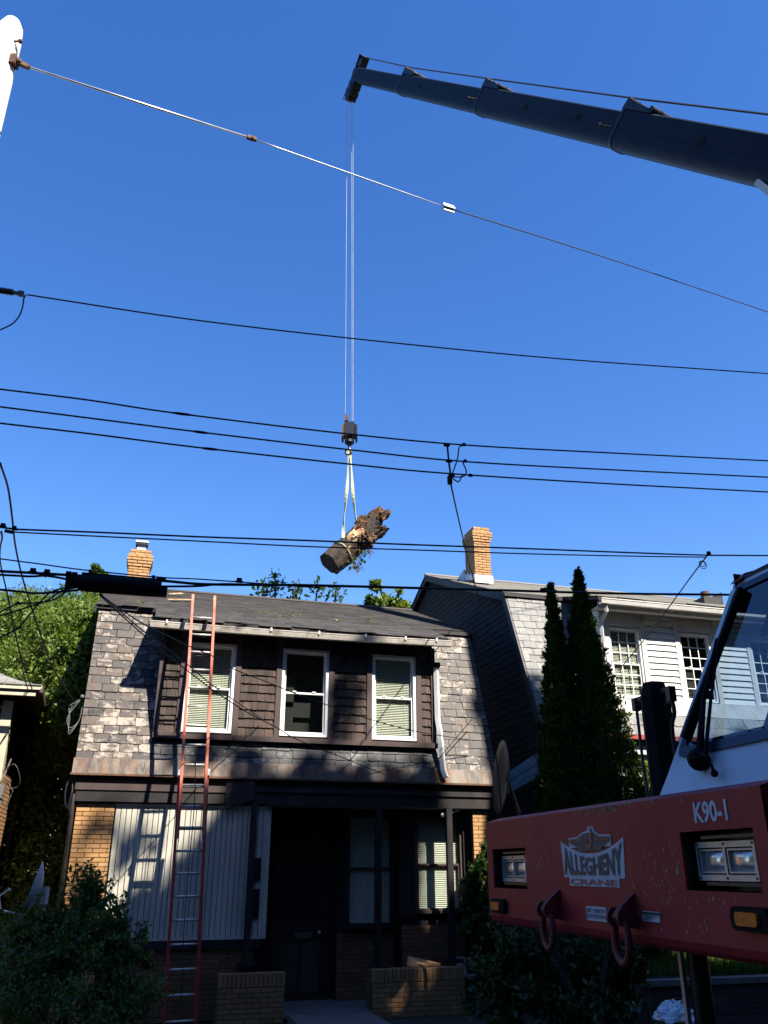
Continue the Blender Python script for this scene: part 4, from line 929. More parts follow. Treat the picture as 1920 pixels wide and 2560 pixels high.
# front shell: lower panel, left pillar, right pillar, header
c.add([F(CA0,1.80),F(CA1,1.80),F(CA1,wsz0),F(CA0,wsz0)], [(0,1,2,3)])
c.add([F(CA0,wsz0),F(CA0+.05,wsz0),F(CA0+.05,wsz1),F(CA0,wsz1)], [(0,1,2,3)])
c.add([F(CA1-.05,wsz0),F(CA1,wsz0),F(CA1,wsz1),F(CA1-.05,wsz1)], [(0,1,2,3)])
c.add([F(CA0,wsz1),F(CA1,wsz1),F(CA1,roofz),F(CA0,roofz)], [(0,1,2,3)])
c.add([F(CA0,roofz),F(CA1,roofz),(CA1,1.3,3.12),(CA0,1.3,3.12),(CA1,2.1,3.12),(CA0,2.1,3.12)], [(0,1,2,3),(3,2,4,5)])
# inner side wall with large window (a = CA0) as frame strips, rear wall
sw = [(.62,2.15),(1.45,2.15),(1.45,2.95),(1.02,2.95)]
c.add([(CA0,.33,1.8),(CA0,2.1,1.8),(CA0,2.1,2.12),(CA0,fr(2.12)+.02,2.12)], [(0,1,2,3)])
c.add([(CA0,1.3,2.12),(CA0,2.1,2.12),(CA0,2.1,3.12),(CA0,1.3,3.12)], [(0,1,2,3)])
c.add([(CA0,fr(2.86)+.03,2.86),(CA0,1.3,2.86),(CA0,1.3,3.12),(CA0,fr(3.05),3.05)], [(0,1,2,3)])
c.add([(CA0,fr(2.12),2.12),(CA0,fr(2.12)+.07,2.12),(CA0,fr(2.99)+.07,2.99),(CA0,fr(2.99),2.99)], [(0,1,2,3)])
c.add([(CA1,.33,1.8),(CA1,2.1,1.8),(CA1,2.1,2.12),(CA1,fr(2.12)+.02,2.12)], [(3,2,1,0)])
c.add([(CA1,1.4,2.12),(CA1,2.1,2.12),(CA1,2.1,3.12),(CA1,1.4,3.12)], [(3,2,1,0)])
c.add([(CA0,2.1,1.8),(CA1,2.1,1.8),(CA1,2.1,3.12),(CA0,2.1,3.12)], [(0,1,2,3)])
cab = c.build('cab', M['cab_white'], T)
md = cab.modifiers.new('thick', 'SOLIDIFY'); md.thickness = .02; md.offset = -1
# windscreen gasket and glass
gk = MB(); outer = rrect(CA0+.045, CA1-.045, wsz0-.005, wsz1+.005, .06, 5); inner = rrect(CA0+.085, CA1-.085, wsz0+.045, wsz1-.04, .05, 5); n = len(outer)
gk.add([F(a,z,-.014) for a,z in outer]+[F(a,z,-.014) for a,z in inner], [(i,(i+1)%n,(i+1)%n+n,i+n) for i in range(n)])
gk.add([F(a,z,-.014) for a,z in outer]+[F(a,z,.02) for a,z in outer], [(i,i+n,(i+1)%n+n,(i+1)%n) for i in range(n)])
gk.build('windscreen_gasket', M.setdefault('gasket', simple('blue_black_gasket', (.012,.018,.04), rough=.4)), cab)
g = MB(); g.add([F(a,z,-.004) for a,z in inner], [tuple(range(len(inner)))]); g.build('windscreen', M.setdefault('wind_glass', glass_mat('tinted_glass', (.27,.38,.50), .2)), cab)
# interior
b = MB(); b.box(CA0+.1,CA1-.05,fr(2.05)+.05,fr(2.05)+.3,1.95,2.10); b.build('dashboard', M['cab_inside'], cab)
b = MB(); b.add([(CA0+.03,1.22,2.1),(CA0+.03,2.08,2.1),(CA0+.03,2.08,3.08),(CA0+.03,.98,3.08),(CA0+.03,.98,2.85),(CA0+.03,1.22,2.85)], [tuple(range(6))]); b.box(CA0+.03,CA1-.03,1.0,2.06,3.03,3.05); b.box(CA0+.03,CA1-.03,2.03,2.06,1.9,3.03); b.box(CA1-.06,CA1-.04,.6,2.05,1.9,3.0); b.build('cab_lining', M['cab_inside'], cab)
b = MB(); b.box(1.95,2.5,1.35,1.5,2.1,2.98); b.box(1.95,2.5,.95,1.4,2.02,2.16); b.build('driver_seat', M['cab_inside'], cab)
b = MB(); b.prism([(1.66,.92,2.1),(1.66,1.2,2.58),(1.66,1.22,2.84),(1.66,1.26,2.84),(1.66,1.26,2.1)], (.03,0,0)); b.build('seat_side', M['seat'], cab)
b = MB(); b.tube([(2.1+.17*cos(2*pi*i/16),.88+.05*sin(2*pi*i/16),2.26+.17*sin(2*pi*i/16)) for i in range(16)], .014, 6, closed=True); b.beam((2.1,.9,2.26),(2.1,.75,2.05),.04,.04); b.build('steering_wheel', M['black'], cab)
b = MB(); b.prism([F(1.94,2.62,.06),F(2.09,2.62,.06),F(2.07,2.80,.06),F(1.93,2.80,.06)],(0,.02,0)); b.build('sun_visor', M['cab_inside'], cab)
# roof marker, roof edge strip
b = MB(); b.prism([F(CA0+.0,3.02,-.03),F(CA0+.09,3.02,-.03),F(CA0+.085,3.07,-.01),F(CA0+.01,3.07,-.01)], (0,.06,.02)); b.build('clearance_light', M.setdefault('red_lens', simple('red_lens', (.35,.03,.015), rough=.3)), cab)
b = MB(); b.box(CA0+.3,CA1,1.05,1.9,3.13,3.2); b.build('roof_hatch', M['black_steel'], cab)
# wiper
b = MB(); p0 = Vector(F(1.93,1.985,-.05)); b.tube([p0, Vector(F(1.80,2.3,-.06)), Vector(F(1.70,2.66,-.05))], [.022,.014,.008], 8)
b.tube([p0+Vector((.05,0,.0)), Vector(F(1.85,2.3,-.05)), Vector(F(1.74,2.6,-.045))], [.012,.009,.006], 6)
b.beam(F(1.70,2.12,-.03), F(1.74,2.95,-.03), .03, .04); b.ball(p0, .055); b.tube(catmull([p0+Vector((.05,-.02,.02)), p0+Vector((.12,-.04,.0)), p0+Vector((.15,-.03,-.07))],4), .008, 6); b.ball(p0+Vector((.15,-.03,-.08)), .018)
b.build('wiper', M['black'], cab)
# chassis, deck, wheels (right of frame)
b = MB(); b.box(.9,1.9,.75,11.0,1.25,1.55); b.box(.05,1.5,2.3,11,1.45,1.57); b.box(1.5,2.82,2.3,11,1.45,1.57); b.build('chassis', M['red'], T)
for yb in (3.0,4.5,9.2,10.6):
    for a in (.22,2.6):
        b = MB(); b.cyl((a-.17,yb,.52),(a+.17,yb,.52),.52,n=28); b.cyl((a-.19,yb,.52),(a+.19,yb,.52),.28,n=20); smooth_angle(b.build('wheel', M['rubber'], T))
b = MB(); b.cyl((1.42,8.17,1.42),(1.42,8.17,1.75),.75,n=28); b.build('turntable', M['black_steel'], T)
# ---- boom
bp = EYE+(Vector((-1.07,24.9,31.63))-EYE)*1.0; bq = EYE+(Vector((6.65,11.03,12.74))-EYE)*1.03; BD = (bq-bp).normalized()      # tip -> base
BL_ = 40.0; bR = BD.cross(ZX).normalized(); bU = bR.cross(BD); 
if bU.z < 0: bU = -bU
def tpix(x):   # distance from tip along boom where it crosses image column x
    lo, hi = 0., 34.
    f_ = lambda s: (lambda q: 960 + FPX*q.x/(q.y*cos(PITCH)+(q.z)*sin(PITCH)) )(bp+BD*s-EYE)
    for _ in range(40):
        m_ = (lo+hi)/2
        if f_(m_) < x: lo = m_
        else: hi = m_
    return lo
def boom_ring(s, h, w_, n=4):
    c = bp + BD*s; pr = []
    rb = .3*w_
    for (x, y) in ((-w_/2, h/2-.03),(-w_/2+.03,h/2),(w_/2-.03,h/2),(w_/2,h/2-.03)): pr.append((x,y))
    for i in range(n+1): th = -i/n*pi/2; pr.append((w_/2-rb+rb*cos(th), -h/2+rb*1.3+rb*1.3*sin(th)))
    for i in range(n+1): th = -pi/2-i/n*pi/2; pr.append((-w_/2+rb+rb*cos(th), -h/2+rb*1.3+rb*1.3*sin(th)))
    return [c + bR*x + bU*y for x, y in pr]
def boom_section(name, s0, s1, h, w_):
    b = MB(); a = boom_ring(s0,h,w_); c_ = boom_ring(s1,h,w_); n = len(a); b.add(a+c_, [tuple(range(n)), tuple(range(n,2*n))[::-1]]+[(i,(i+1)%n,(i+1)%n+n,i+n) for i in range(n)])
    o = b.build(name, M['navy'], None); smooth_angle(o, 35); return o
js = [0, tpix(1012), tpix(1212), tpix(1562), tpix(1912)]
secs = []; dims = [(.58,.42),(.66,.48),(.74,.54),(.82,.60)]; sag = []
ends = [js[1]+.6, js[2]+.6, js[3]+.6, 34.5]
Tinv = (Matrix.Translation(T0) @ Matrix.Rotation(ROTT,4,'Z')).inverted()
def to_T(o): o.parent = T; o.matrix_parent_inverse = Tinv; return o
for i in range(4):
    o = to_T(boom_section('boom_section', js[i], ends[i], *dims[i])); secs.append(o)
for i in (1,2,3):
    h, w_ = dims[i]; s0 = js[i]; b = MB()
    a = boom_ring(s0-.03, h+.03, w_+.03); c_ = boom_ring(s0+.06, h+.03, w_+.03); n = len(a)
    b.add(a+c_, [tuple(range(n)), tuple(range(n,2*n))[::-1]]+[(k,(k+1)%n,(k+1)%n+n,k+n) for k in range(n)])
    top_ = bp+BD*s0+bU*(h/2); 
    for q in (-.5,.5):
        e = bR*(q*w_); b.prism([top_+e-BD*.08, top_+e+bU*.19-BD*.03, top_+e+bU*.19+BD*.06, top_+e+bU*.08+BD*.95, top_+e+BD*.95], bR*(.03 if q < 0 else -.03))
    b.cyl(top_-bR*w_*.5+bU*.2+BD*.03, top_+bR*w_*.5+bU*.2+BD*.03, .05, n=10); b.cyl(top_-bR*w_*.5+bU*.08+BD*.95, top_+bR*w_*.5+bU*.08+BD*.95, .07, n=10)
    to_T(b.build('boom_collar', M['black_steel'], None))
for s0, i in ((js[1]+2.0,1),(js[2]+3.0,2),(js[3]-1.7,2),(js[3]+3.0,3)):
    sd = -1 if (bR.dot(EYE-bp) < 0) else 1
    h, w_ = dims[i]; c = bp+BD*s0+bR*(sd*(w_/2+.004))+bU*.05; b = MB(); b.tube([c, c-bR*sd*.02], .11, 12); to_T(b.build('access_hole', M['black'], None))
b = MB()
for i in (2,3):
    sd = -1 if (bR.dot(EYE-bp) < 0) else 1; c = bp+BD*(js[i]-.1)+bR*(sd*(dims[i-1][1]/2+.04)); b.tube([c, c-BD*.5], .012, 6); b.ball(c-BD*.5, .03)
to_T(b.build('latch_pin', M['rust'], None))
sd = -1 if (bR.dot(EYE-bp) < 0) else 1
for i in (1,2,3):
    b = MB(); h, w_ = dims[i]; c0 = bp+BD*(js[i]+.15)+bR*(sd*(w_/2+.003))-bU*.02; c1 = bp+BD*(ends[i]-.1)+bR*(sd*(w_/2+.003))-bU*.02; b.beam(c0, c1, .012, .016, up=bU); to_T(b.build('weld_seam', M['navy'], None))
# lettering near tip
vs_t, fs_t = text_polys('LINK', .03)
b = MB(); c = bp+BD*.35+bR*(sd*(.2+.006))+bU*(-.02)
b.add([c + BD*(.62*x) + bU*(.26*y) for x, y in vs_t], fs_t); to_T(b.build('boom_lettering', M.setdefault('decal_faint', simple('faint_lettering', (.16,.18,.2), rough=.6)), None))
# head
b = MB(); hd = bp
b.beam(hd+BD*.1+bU*.05, hd-BD*.25-bU*.05, .38, .5, up=bU)
b.beam(hd-BD*.02-bU*.2, hd+BD*.08-bU*.85, .36, .62, up=BD); b.beam(hd-BD*.28-bU*.2, hd-BD*.26-bU*.8, .3, .08, up=BD)
b.beam(hd+BD*.35-bU*.55, hd+BD*.1-bU*.95, .3, .2, up=BD)
b.cyl(hd-BD*.05+bU*.5-bR*.12, hd-BD*.05+bU*.5+bR*.12, .17, n=18); b.beam(hd-BD*.32+bU*.2, hd-BD*.38+bU*.8, .28, .05, up=BD)
b.beam(hd-BD*.38+bU*.8, hd+BD*.22+bU*.72, .28, .04); b.beam(hd+BD*.2+bU*.3, hd+BD*.22+bU*.72, .28, .04, up=BD)
b.tube([hd-BD*.3+bU*.35, hd-BD*.85+bU*.5], .03, 6); b.tube([hd-BD*.25+bU*.05, hd-BD*.95+bU*.1], .02, 6); b.tube([hd-BD*.3-bU*.75, hd-BD*.9-bU*.5], .02, 6); b.tube([hd-BD*.9-bU*.5, hd-BD*.85-bU*1.05], .015, 5); b.tube([hd+BD*.25-bU*.95, hd+BD*.75-bU*1.0], .035, 6)
b.cyl(hd-BD*.1-bU*.85-bR*.14, hd-BD*.1-bU*.85+bR*.14, .2, n=18)
for q_ in (-.1, .1):
    b.cyl(hd-BD*.02-bU*.55+bR*(q_-.03), hd-BD*.02-bU*.55+bR*(q_+.03), .26, n=20); b.cyl(hd+BD*.05-bU*.8+bR*(q_-.03), hd+BD*.05-bU*.8+bR*(q_+.03), .22, n=20)
b.beam(hd+BD*.2-bU*.3, hd+BD*.15-bU*.95, .36, .3, up=BD)
for q_ in (.1,.35,.6): b.cyl(hd+BD*.1-bU*(.3+q_)-bR*.24, hd+BD*.1-bU*(.3+q_)+bR*.24, .03, n=8)
to_T(b.build('boom_head', M['black_steel'], None))
b = MB(); b.tube([hd-BD*.1+bU*.74, bp+BD*js[1]+bU*(dims[1][0]/2+.3), bp+BD*js[2]+bU*(dims[2][0]/2+.3), bp+BD*js[3]+bU*(dims[3][0]/2+.32), bp+BD*30+bU*.9], .022, 6); to_T(b.build('hoist_rope', M['cable'], None))
# superstructure below boom (out of frame)
bf = bp+BD*34; b = MB(); b.beam(Vector((bf.x,bf.y,bf.z)), Vector((8.9,7.6,1.8)), 1.4, 1.6); to_T(b.build('superstructure', M['navy'], None))
sq = bp + BD*js[4]; b = MB(); b.beam(sq-bU*.38+BD*.3, sq-bU*.62+BD*1.2, .5, .12, up=bU); to_T(b.build('boom_bracket', M['white_paint'], None))

# ---- hoist rope falls and hook block
def up_rope(name, px0, px1, py1, r_, label):
    p0 = at(px0[0], px0[1], 24.85); p1 = at(px1, py1, 24.9); b = MB(); b.tube([p0 + (p1-p0)*k/6 for k in range(7)], r_, 5)
    return tag(b.build(name, M['rope']), label, 'cable', 'hoist ropes hanging from the boom tip')
up_rope('hoist_rope', (868,252), 863, 1034, .011, 'leftmost hoist rope falling from boom tip to wedge socket')
up_rope('hoist_rope', (879,255), 880, 1052, .010, 'middle hoist rope of the close pair above the hook block')
up_rope('hoist_rope', (882.5,255), 883, 1052, .010, 'right hoist rope of the close pair above the hook block')
hb = empty('hook_block', at(874,1080,24.9)); tag(hb, 'black crane hook block hanging above the wires', 'hook block')
b = MB(); b.box(-.2,.2,-.16,.16,-.2,.22); b.box(-.16,.16,-.14,.14,.22,.32); b.build('block_body', M['black_steel'], hb)
for sx in (-1,1):
    b = MB(); b.prism([(sx*.2,-.2,.2),(sx*.2,.2,.2),(sx*.2,.2,-.25),(sx*.2,.08,-.36),(sx*.2,-.08,-.36),(sx*.2,-.2,-.25)], (sx*.06,0,0)); b.build('cheek_plate', M['rust'] if sx < 0 else M['black_steel'], hb)
b = MB(); b.cyl((0,0,-.2),(0,0,-.5),.08,n=10); b.cyl((0,0,-.33),(0,0,-.42),.16,n=14); b.tube(catmull([(0,0,-.48),(.0,0,-.62),(.06,0,-.74),(.0,0,-.86),(-.1,0,-.8),(-.1,0,-.7)],4), .045, 8); b.build('hook', M['black_steel'], hb)
b = MB(); b.box(-.17,-.05,-.06,.06,.42,.62); b.cyl((-.15,0,.3),(-.15,0,.45),.03,n=8); b.build('wedge_socket', M['rust'], hb)
# slings
hkp = at(873,1124,24.9)
def sling(pts, label):
    P = catmull([at(*q) for q in pts], 6); b = MB(); n = len(P)
    for i in range(n-1):
        tw0, tw1 = 1.2*sin(i*.28), 1.2*sin((i+1)*.28); e0 = Vector((cos(tw0),sin(tw0),0))*.05; e1 = Vector((cos(tw1),sin(tw1),0))*.05
        b.add([P[i]-e0,P[i]+e0,P[i+1]+e1,P[i+1]-e1], [(0,1,2,3)])
    o = b.build('lifting_sling', M['strap']); md = o.modifiers.new('t','SOLIDIFY'); md.thickness = .012
    return tag(o, label, 'strap', 'slings holding the log')
sling([(873,1124,24.9),(870,1170,24.9),(866,1240,24.88),(860,1300,24.85),(858,1345,24.6)], 'left yellow web sling from hook to lower end of the log')
sling([(874,1124,24.9),(878,1170,24.9),(883,1240,24.9),(891,1302,24.85)], 'right yellow web sling from hook to upper end of the log')
# ---- log
lg0 = at(823,1409,24.6); lg1 = at(962,1294,25.4); lax = (lg1-lg0).normalized(); LLn = (lg1-lg0).length
le = lax.cross(ZX).normalized(); lf = le.cross(lax)
LOG = empty('tree_log', lg0); tag(LOG, 'hollow rotten tree trunk section hanging in slings from the crane', 'log')
def logr(th, s):
    return .385*(1+.05*sin(3*th+s*2)+.035*sin(7*th-s*5)+.02*sin(13*th+s*11))*(1+.06*s)
def lpt(th, s, r_): return lax*(s*LLn) + (le*cos(th)+lf*sin(th))*r_
b = MB(); nth = 40; ns = 22; r = random.Random(5)
# th: upward is +lf -> pi/2 ; camera side = toward camera
camdir = (EYE-lg0).normalized(); thc = atan2(camdir.dot(lf), camdir.dot(le))
endv = []
for k in range(nth):
    th = 2*pi*k/nth; dd = cos(th - thc - 1.9)      # top side longer
    endv.append(.90 + .12*max(0, cos(th-pi/2)) - .2*max(0, cos(th-thc-.1))**2 + r.uniform(-.04,.05))
for i in range(ns+1):
    for k in range(nth):
        th = 2*pi*k/nth; s = i/ns*endv[k]; rr = logr(th,s) + r.uniform(-.012,.012); 
        if i > ns-3: rr *= r.uniform(.9,1.12)
        b.v.append(tuple(lpt(th,s,rr)))
for i in range(ns):
    for k in range(nth): b.f.append((i*nth+k,(i+1)*nth+k,(i+1)*nth+(k+1)%nth,i*nth+(k+1)%nth)); b.m.append(0)
b.f.append(tuple(range(nth))); b.m.append(0)
smooth_angle(b.build('bark', M['log_bark'], LOG), 50)
# hollow interior wall
b = MB()
for i in range(9):
    for k in range(nth):
        th = 2*pi*k/nth; s = endv[k]*(1-i/8*.75) ; rr = logr(th,s)*(.97 - .3*(i > 0) - .05*i) + r.uniform(-.03,.03); b.v.append(tuple(lpt(th,s+r.uniform(-.01,.02)*(i<2),max(.02,rr))))
for i in range(8):
    for k in range(nth): b.f.append((i*nth+k,i*nth+(k+1)%nth,(i+1)*nth+(k+1)%nth,(i+1)*nth+k)); b.m.append(0)
b.build('rotten_heart', M['log_rot'], LOG)
# broken wood chunk masses (rough displaced blobs)
def rough_blob(name, mat, c, rx, seed, n=18, amp=.35):
    r = random.Random(seed); b = MB(); ex, ey, ez = rx
    rows = n//2+1
    for i in range(rows):
        ph = pi*i/(rows-1)
        for k in range(n):
            th = 2*pi*k/n; q = 1 + r.uniform(-amp, amp)*(.3 if i in (0, rows-1) else 1)
            d = lax*(cos(ph)*ex) + le*(sin(ph)*cos(th)*ey) + lf*(sin(ph)*sin(th)*ez); b.v.append(tuple(c + d*q))
    for i in range(rows-1):
        for k in range(n): b.f.append((i*n+k,i*n+(k+1)%n,(i+1)*n+(k+1)%n,(i+1)*n+k)); b.m.append(0)
    return b.build(name, mat, LOG)
def rel(x, y, Y): return at(x,y,Y)-lg0
rough_blob('broken_rim', M['log_rot'], rel(930,1293,25.2), (.45,.3,.16), 1, 22, .28)
rough_blob('broken_rim', M['log_rot'], rel(957,1292,25.3), (.3,.25,.13), 2, 20, .3)
rough_blob('exposed_wood', M['log_fresh'], rel(891,1338,24.62), (.34,.2,.2), 3, 22, .16)
rough_blob('exposed_wood', M['log_rot'], rel(918,1348,24.62), (.26,.22,.25), 4, 22, .3)
rough_blob('exposed_wood', M['log_rot'], rel(900,1318,24.7), (.3,.2,.13), 6, 22, .3)
rough_blob('exposed_wood', M['log_fresh'], rel(870,1374,24.55), (.25,.12,.07), 7, 18, .35)
rough_blob('broken_rim', M['log_rot'], rel(900,1300,24.9), (.22,.16,.1), 8, 16, .35)
rough_blob('broken_rim', M['log_bark'], rel(948,1332,25.3), (.32,.2,.16), 9, 20, .25)
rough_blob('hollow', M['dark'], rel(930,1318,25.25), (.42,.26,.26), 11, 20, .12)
b = MB(); r = random.Random(8)
for i in range(60):
    x = r.uniform(855,930); y = 1365-.25*(x-880)+r.uniform(-14,22); p = rel(x,y,24.5+r.uniform(-.1,.25)); q = [p]
    for k in range(3): q.append(q[-1]+Vector((r.uniform(-.09,.09),r.uniform(-.05,.05),-r.uniform(.02,.16))))
    b.tube(q, [.012,.009,.006,.003], 4)
for i in range(26):
    p = rel(r.gauss(893,7),r.uniform(1395,1415),24.6); q = [p, p+Vector((r.uniform(-.05,.05),0,-.12)), p+Vector((r.uniform(-.1,.1),0,-.28))]; b.tube(q, .006, 4)
o = b.build('hanging_roots', M['log_rot'], LOG); o['kind'] = 'stuff'
P = np.array([list(rel(x_,y_,24.55)) for x_, y_ in [(r.gauss(c_[0],c_[2]), r.gauss(c_[1],c_[3])) for c_ in [(880,1403,5,4)]*10+[(904,1400,4,7)]*14+[(885,1415,6,7)]*8+[(915,1377,8,6)]*12]])
leaves('clinging_leaves', M['leaf_mid'], P, None, .12, LOG, aspect=.7, up=-.4)['kind'] = 'stuff'
b = MB(); q = []
for k in range(15):
    th = thc + radians(-100 + 200*k/14); q.append(lpt(th, .22, logr(th,.22)+.02))
b.tube(q, .022, 6); b.build('choker_strap', M['strap'], LOG)

# ================================================================== UTILITY POLE AND WIRES
pv = Vector((-4.66,7.3,0)); pole = empty('utility_pole', pv); tag(pole, 'wooden utility pole top in glare-white colour, with rusty bolts at upper left', 'utility pole')
b = MB(); zt = 11.28
pts = [Vector((0,0,z)) for z in (0,4,8,zt-.35,zt-.12,zt)]; b.tube(pts, [.21,.19,.165,.155,.14,.09], 18); smooth_angle(b.build('pole_shaft', M['pole'], pole), 50)
b = MB()
for (x,z) in ((.17,zt-.45),(-.19,zt-.35),(.17,zt-1.95)): b.tube([(x*.6,-.08,z),(x*1.25,-.08,z)], .014, 6); b.ball((x*1.2,-.08,z),.03)
b.build('bolt', M['rust'], pole)
b = MB(); b.box(.13,.2,-.1,.02,zt-.82,zt-.68); b.beam((.17,-.04,zt-.74),(.34,-.0,zt-.8),.05,.05); b.ball((.22,-.04,zt-.75),.045); b.build('guy_bracket', M['rust'], pole)
WV = -6.28
def wire(name, pts, r_, label, group=None, v=WV, mat='cable', k=5, ends=True):
    P = [onv(x, y, v) for x, y in pts]
    if ends:
        for idx, (a, c) in ((0,(P[0],P[1])),(-1,(P[-1],P[-2]))):
            if pts[idx][0] <= 1 or pts[idx][0] >= 1919:
                d = (a-c).normalized(); e = a + d*(2.0 if idx == 0 else 9.0)
                if idx == 0: P.insert(0, e)
                else: P.append(e)
    b = MB(); b.tube(catmull(P, k), r_, 6); o = b.build(name, M[mat], smooth=True)
    return tag(o, label, 'wire', group)
G3 = 'three parallel secondary conductors'
wire('secondary_wire', [(0,973),(220,1000),(440,1033),(853,1083),(1169,1113),(1540,1133),(1920,1152)], .0095, 'topmost of the three parallel black wires crossing behind the hook block', G3)
wire('secondary_wire', [(0,1017),(230,1046),(498,1080),(880,1125),(1163,1154),(1540,1175),(1920,1193)], .0095, 'middle of the three parallel black wires below the hook block', G3)
wire('secondary_wire', [(0,1058),(230,1085),(498,1119),(880,1161),(1111,1183),(1500,1208),(1920,1230)], .0095, 'lowest of the three parallel black wires between hook block and log', G3)
wire('primary_wire', [(69,737),(480,799),(926,851),(1400,897),(1920,934)], .0085, 'single dark wire crossing the blue sky midway up from the insulator')
wire('messenger_wire', [(0,1318),(39,1323),(250,1331),(500,1342),(760,1351),(1040,1362),(1300,1371),(1560,1381),(1770,1388),(1920,1389)], .0095, 'black cable running just above both chimney tops')
wire('thin_wire', [(33,1330),(250,1341),(500,1353),(760,1366),(1040,1375),(1300,1384),(1560,1390),(1762,1393)], .0075, 'thin wire ending at the loop above the white house roof')
wire('trunk_cable', [(0,1428),(75,1432),(211,1440),(395,1451),(500,1460),(620,1462),(760,1463),(1040,1470),(1260,1476),(1560,1484),(1920,1488)], .0145, 'thick black cable running just above the slate house roof')
wire('thin_wire', [(0,1397),(100,1410),(211,1425),(395,1443),(500,1448),(640,1458),(800,1470)], .007, 'thin wire sloping down to join the thick cable above the ladder')
wire('trunk_cable', [(395,1466),(450,1466),(500,1465),(560,1460),(640,1463)], .0115, 'short cable leaving right end of the black splice case')
wire('trunk_cable', [(0,1437),(75,1441),(120,1440),(193,1453),(215,1456)], .0115, 'cable drooping into left end of the black splice case from above')
wire('trunk_cable', [(0,1474),(90,1483),(151,1479),(205,1474)], .0115, 'lower cable curving up into the left end of the splice case')
wire('drop_wire', [(0,1530),(39,1511),(99,1506),(145,1495),(170,1473),(195,1462)], .008, 'loose wire waving over the left tree, uppermost of the slack strands')
wire('drop_wire', [(0,1539),(40,1528),(75,1516),(114,1503),(150,1480),(181,1468),(200,1466)], .008, 'loose wire just below the uppermost slack strand over the left tree')
wire('drop_wire', [(0,1594),(43,1572),(81,1528),(122,1484),(160,1470),(190,1464)], .008, 'loose wire climbing steeply out of the left tree to the splice case')
sp = empty('splice_case', onv(298,1464,WV), ROT); tag(sp, 'long black splice case hung on the cables above the left roof corner', 'splice case')
b = MB(); rr = [.03,.07,.085,.088,.088,.088,.085,.07]; xs_ = [-.42,-.37,-.3,-.1,.1,.3,.38,.4]
b.tube([(x,0,.01*x) for x in xs_], rr, 14); smooth_angle(b.build('case_body', M['black'], sp), 45)
b = MB(); b.box(-.36,.4,-.02,.02,.08,.1); b.box(-.3,-.27,-.025,.025,.08,.13); b.box(.3,.33,-.025,.025,.08,.13)
for k in range(5): b.tube([(-.34,-.02+.01*k,.05-.02*k),(-.5,.0,.04-.03*k)], .014, 6)
b.box(.37,.46,-.05,.05,-.07,.02); b.build('hanger', M['black'], sp)
def clamp(x, y, s=.03, label='small black clamp', v=WV, cat='clamp', h=1.4):
    p = onv(x, y, v); o = MB(); o.box(-s,s,-s*.6,s*.6,-s*.4,s*h); o.cyl((-s*.5,-s*.9,s*.5),(-s*.5,s*.9,s*.5),s*.35,n=6); o.cyl((-s*1.5,0,0),(s*1.5,0,0),s*.45,n=6); ob = o.build('cable_clamp', M['black']); ob.location = p; ob.rotation_euler = (0,0,ROT); return tag(ob, label, cat, 'clamps on the overhead cables')
for (x,y,l) in ((82,1430,'clamp on the thick cable, farthest left over the left tree'),(117,1433,'clamp with a round bolt on the thick cable left of the splice case'),(171,1438,'first clamp of the tight pair left of the splice case'),(186,1440,'second clamp of the tight pair left of the splice case'),(397,1451,'left clamp of the pair over the right end of the splice case'),(408,1452,'right clamp of the pair over the right end of the splice case'),(598,1454,'lone clamp on the thick cable right of the ladder top'),(1357,1479,'clamp on the thick cable left of the arborvitae tips')): clamp(x,y,.026,l)
clamp(7,1316,.022,'upper box clamp on the cable at far left edge'); clamp(35,1322,.02,'box clamp where the vertical drop crosses the cable at left')
b = MB(); b.cyl(onv(12,1327,WV), onv(33,1331,WV), .018, n=8); tag(b.build('splice_sleeve', M['black']), 'short black sleeve at the start of the thin wire, left edge', 'sleeve')
for (xa, ya, xb, yb, l) in ((430,1031.6,480,1038,'dark taped splice on the topmost parallel wire at left'),(482,1078,520,1083,'dark taped splice on the middle parallel wire at left'),(505,1120,545,1124.5,'dark taped splice on the lowest parallel wire at left')):
    b = MB(); p_, q_ = onv(xa,ya,WV), onv(xb,yb,WV); b.tube([p_.lerp(q_,k/5) for k in range(6)], [.010,.0145,.016,.016,.0145,.010], 8); tag(b.build('wire_splice', M['black']), l, 'splice', 'taped splices on the parallel wires')
# guy
gp0 = Vector((-4.66+.34, 7.3, zt-.8)); 
gpl = Vector((-4.32,7.3,0)); gd = Vector((.86,.51,0)).normalized(); gn = Vector((gd.y,-gd.x,0))
def ong(x, y): return onplane(x, y, gpl, gn)
b = MB(); b.tube([gp0, gp0.lerp(ong(625,345),.5), ong(625,345)], .015, 8); tag(b.build('guy_rod', M['galv'], smooth=True), 'thick pale guy rod reaching from pole top down to the first clevis', 'rod')
b = MB(); g1 = ong(625,345); b.beam(ong(618,342), ong(640,349), .05, .05); b.ball(ong(630,346), .04); tag(b.build('guy_clevis', M['rust']), 'rusty clevis joining guy rod and strand', 'clevis')
b = MB(); b.tube(catmull([ong(640,350),ong(1100,513)],8), .0095, 6); tag(b.build('guy_strand', M['galv'], smooth=True), 'pale guy strand between rusty clevis and grey link', 'wire')
b = MB(); a_ = ong(1108,516); c_ = ong(1134,524); b.beam(a_, c_, .09, .028); b.beam(a_+ZX*.045, c_+ZX*.045, .03, .05); b.beam(a_-ZX*.045, c_-ZX*.045, .03, .05); tag(b.build('guy_link', M['galv']), 'grey box-shaped link in the middle of the guy wire', 'link')
b = MB(); b.tube(catmull([ong(1134,524),ong(1505,641),ong(1920,780),ong(2150,860)],8), .01, 6); tag(b.build('guy_strand', M['cable'], smooth=True), 'dark guy strand sloping down from grey link to right edge', 'wire')
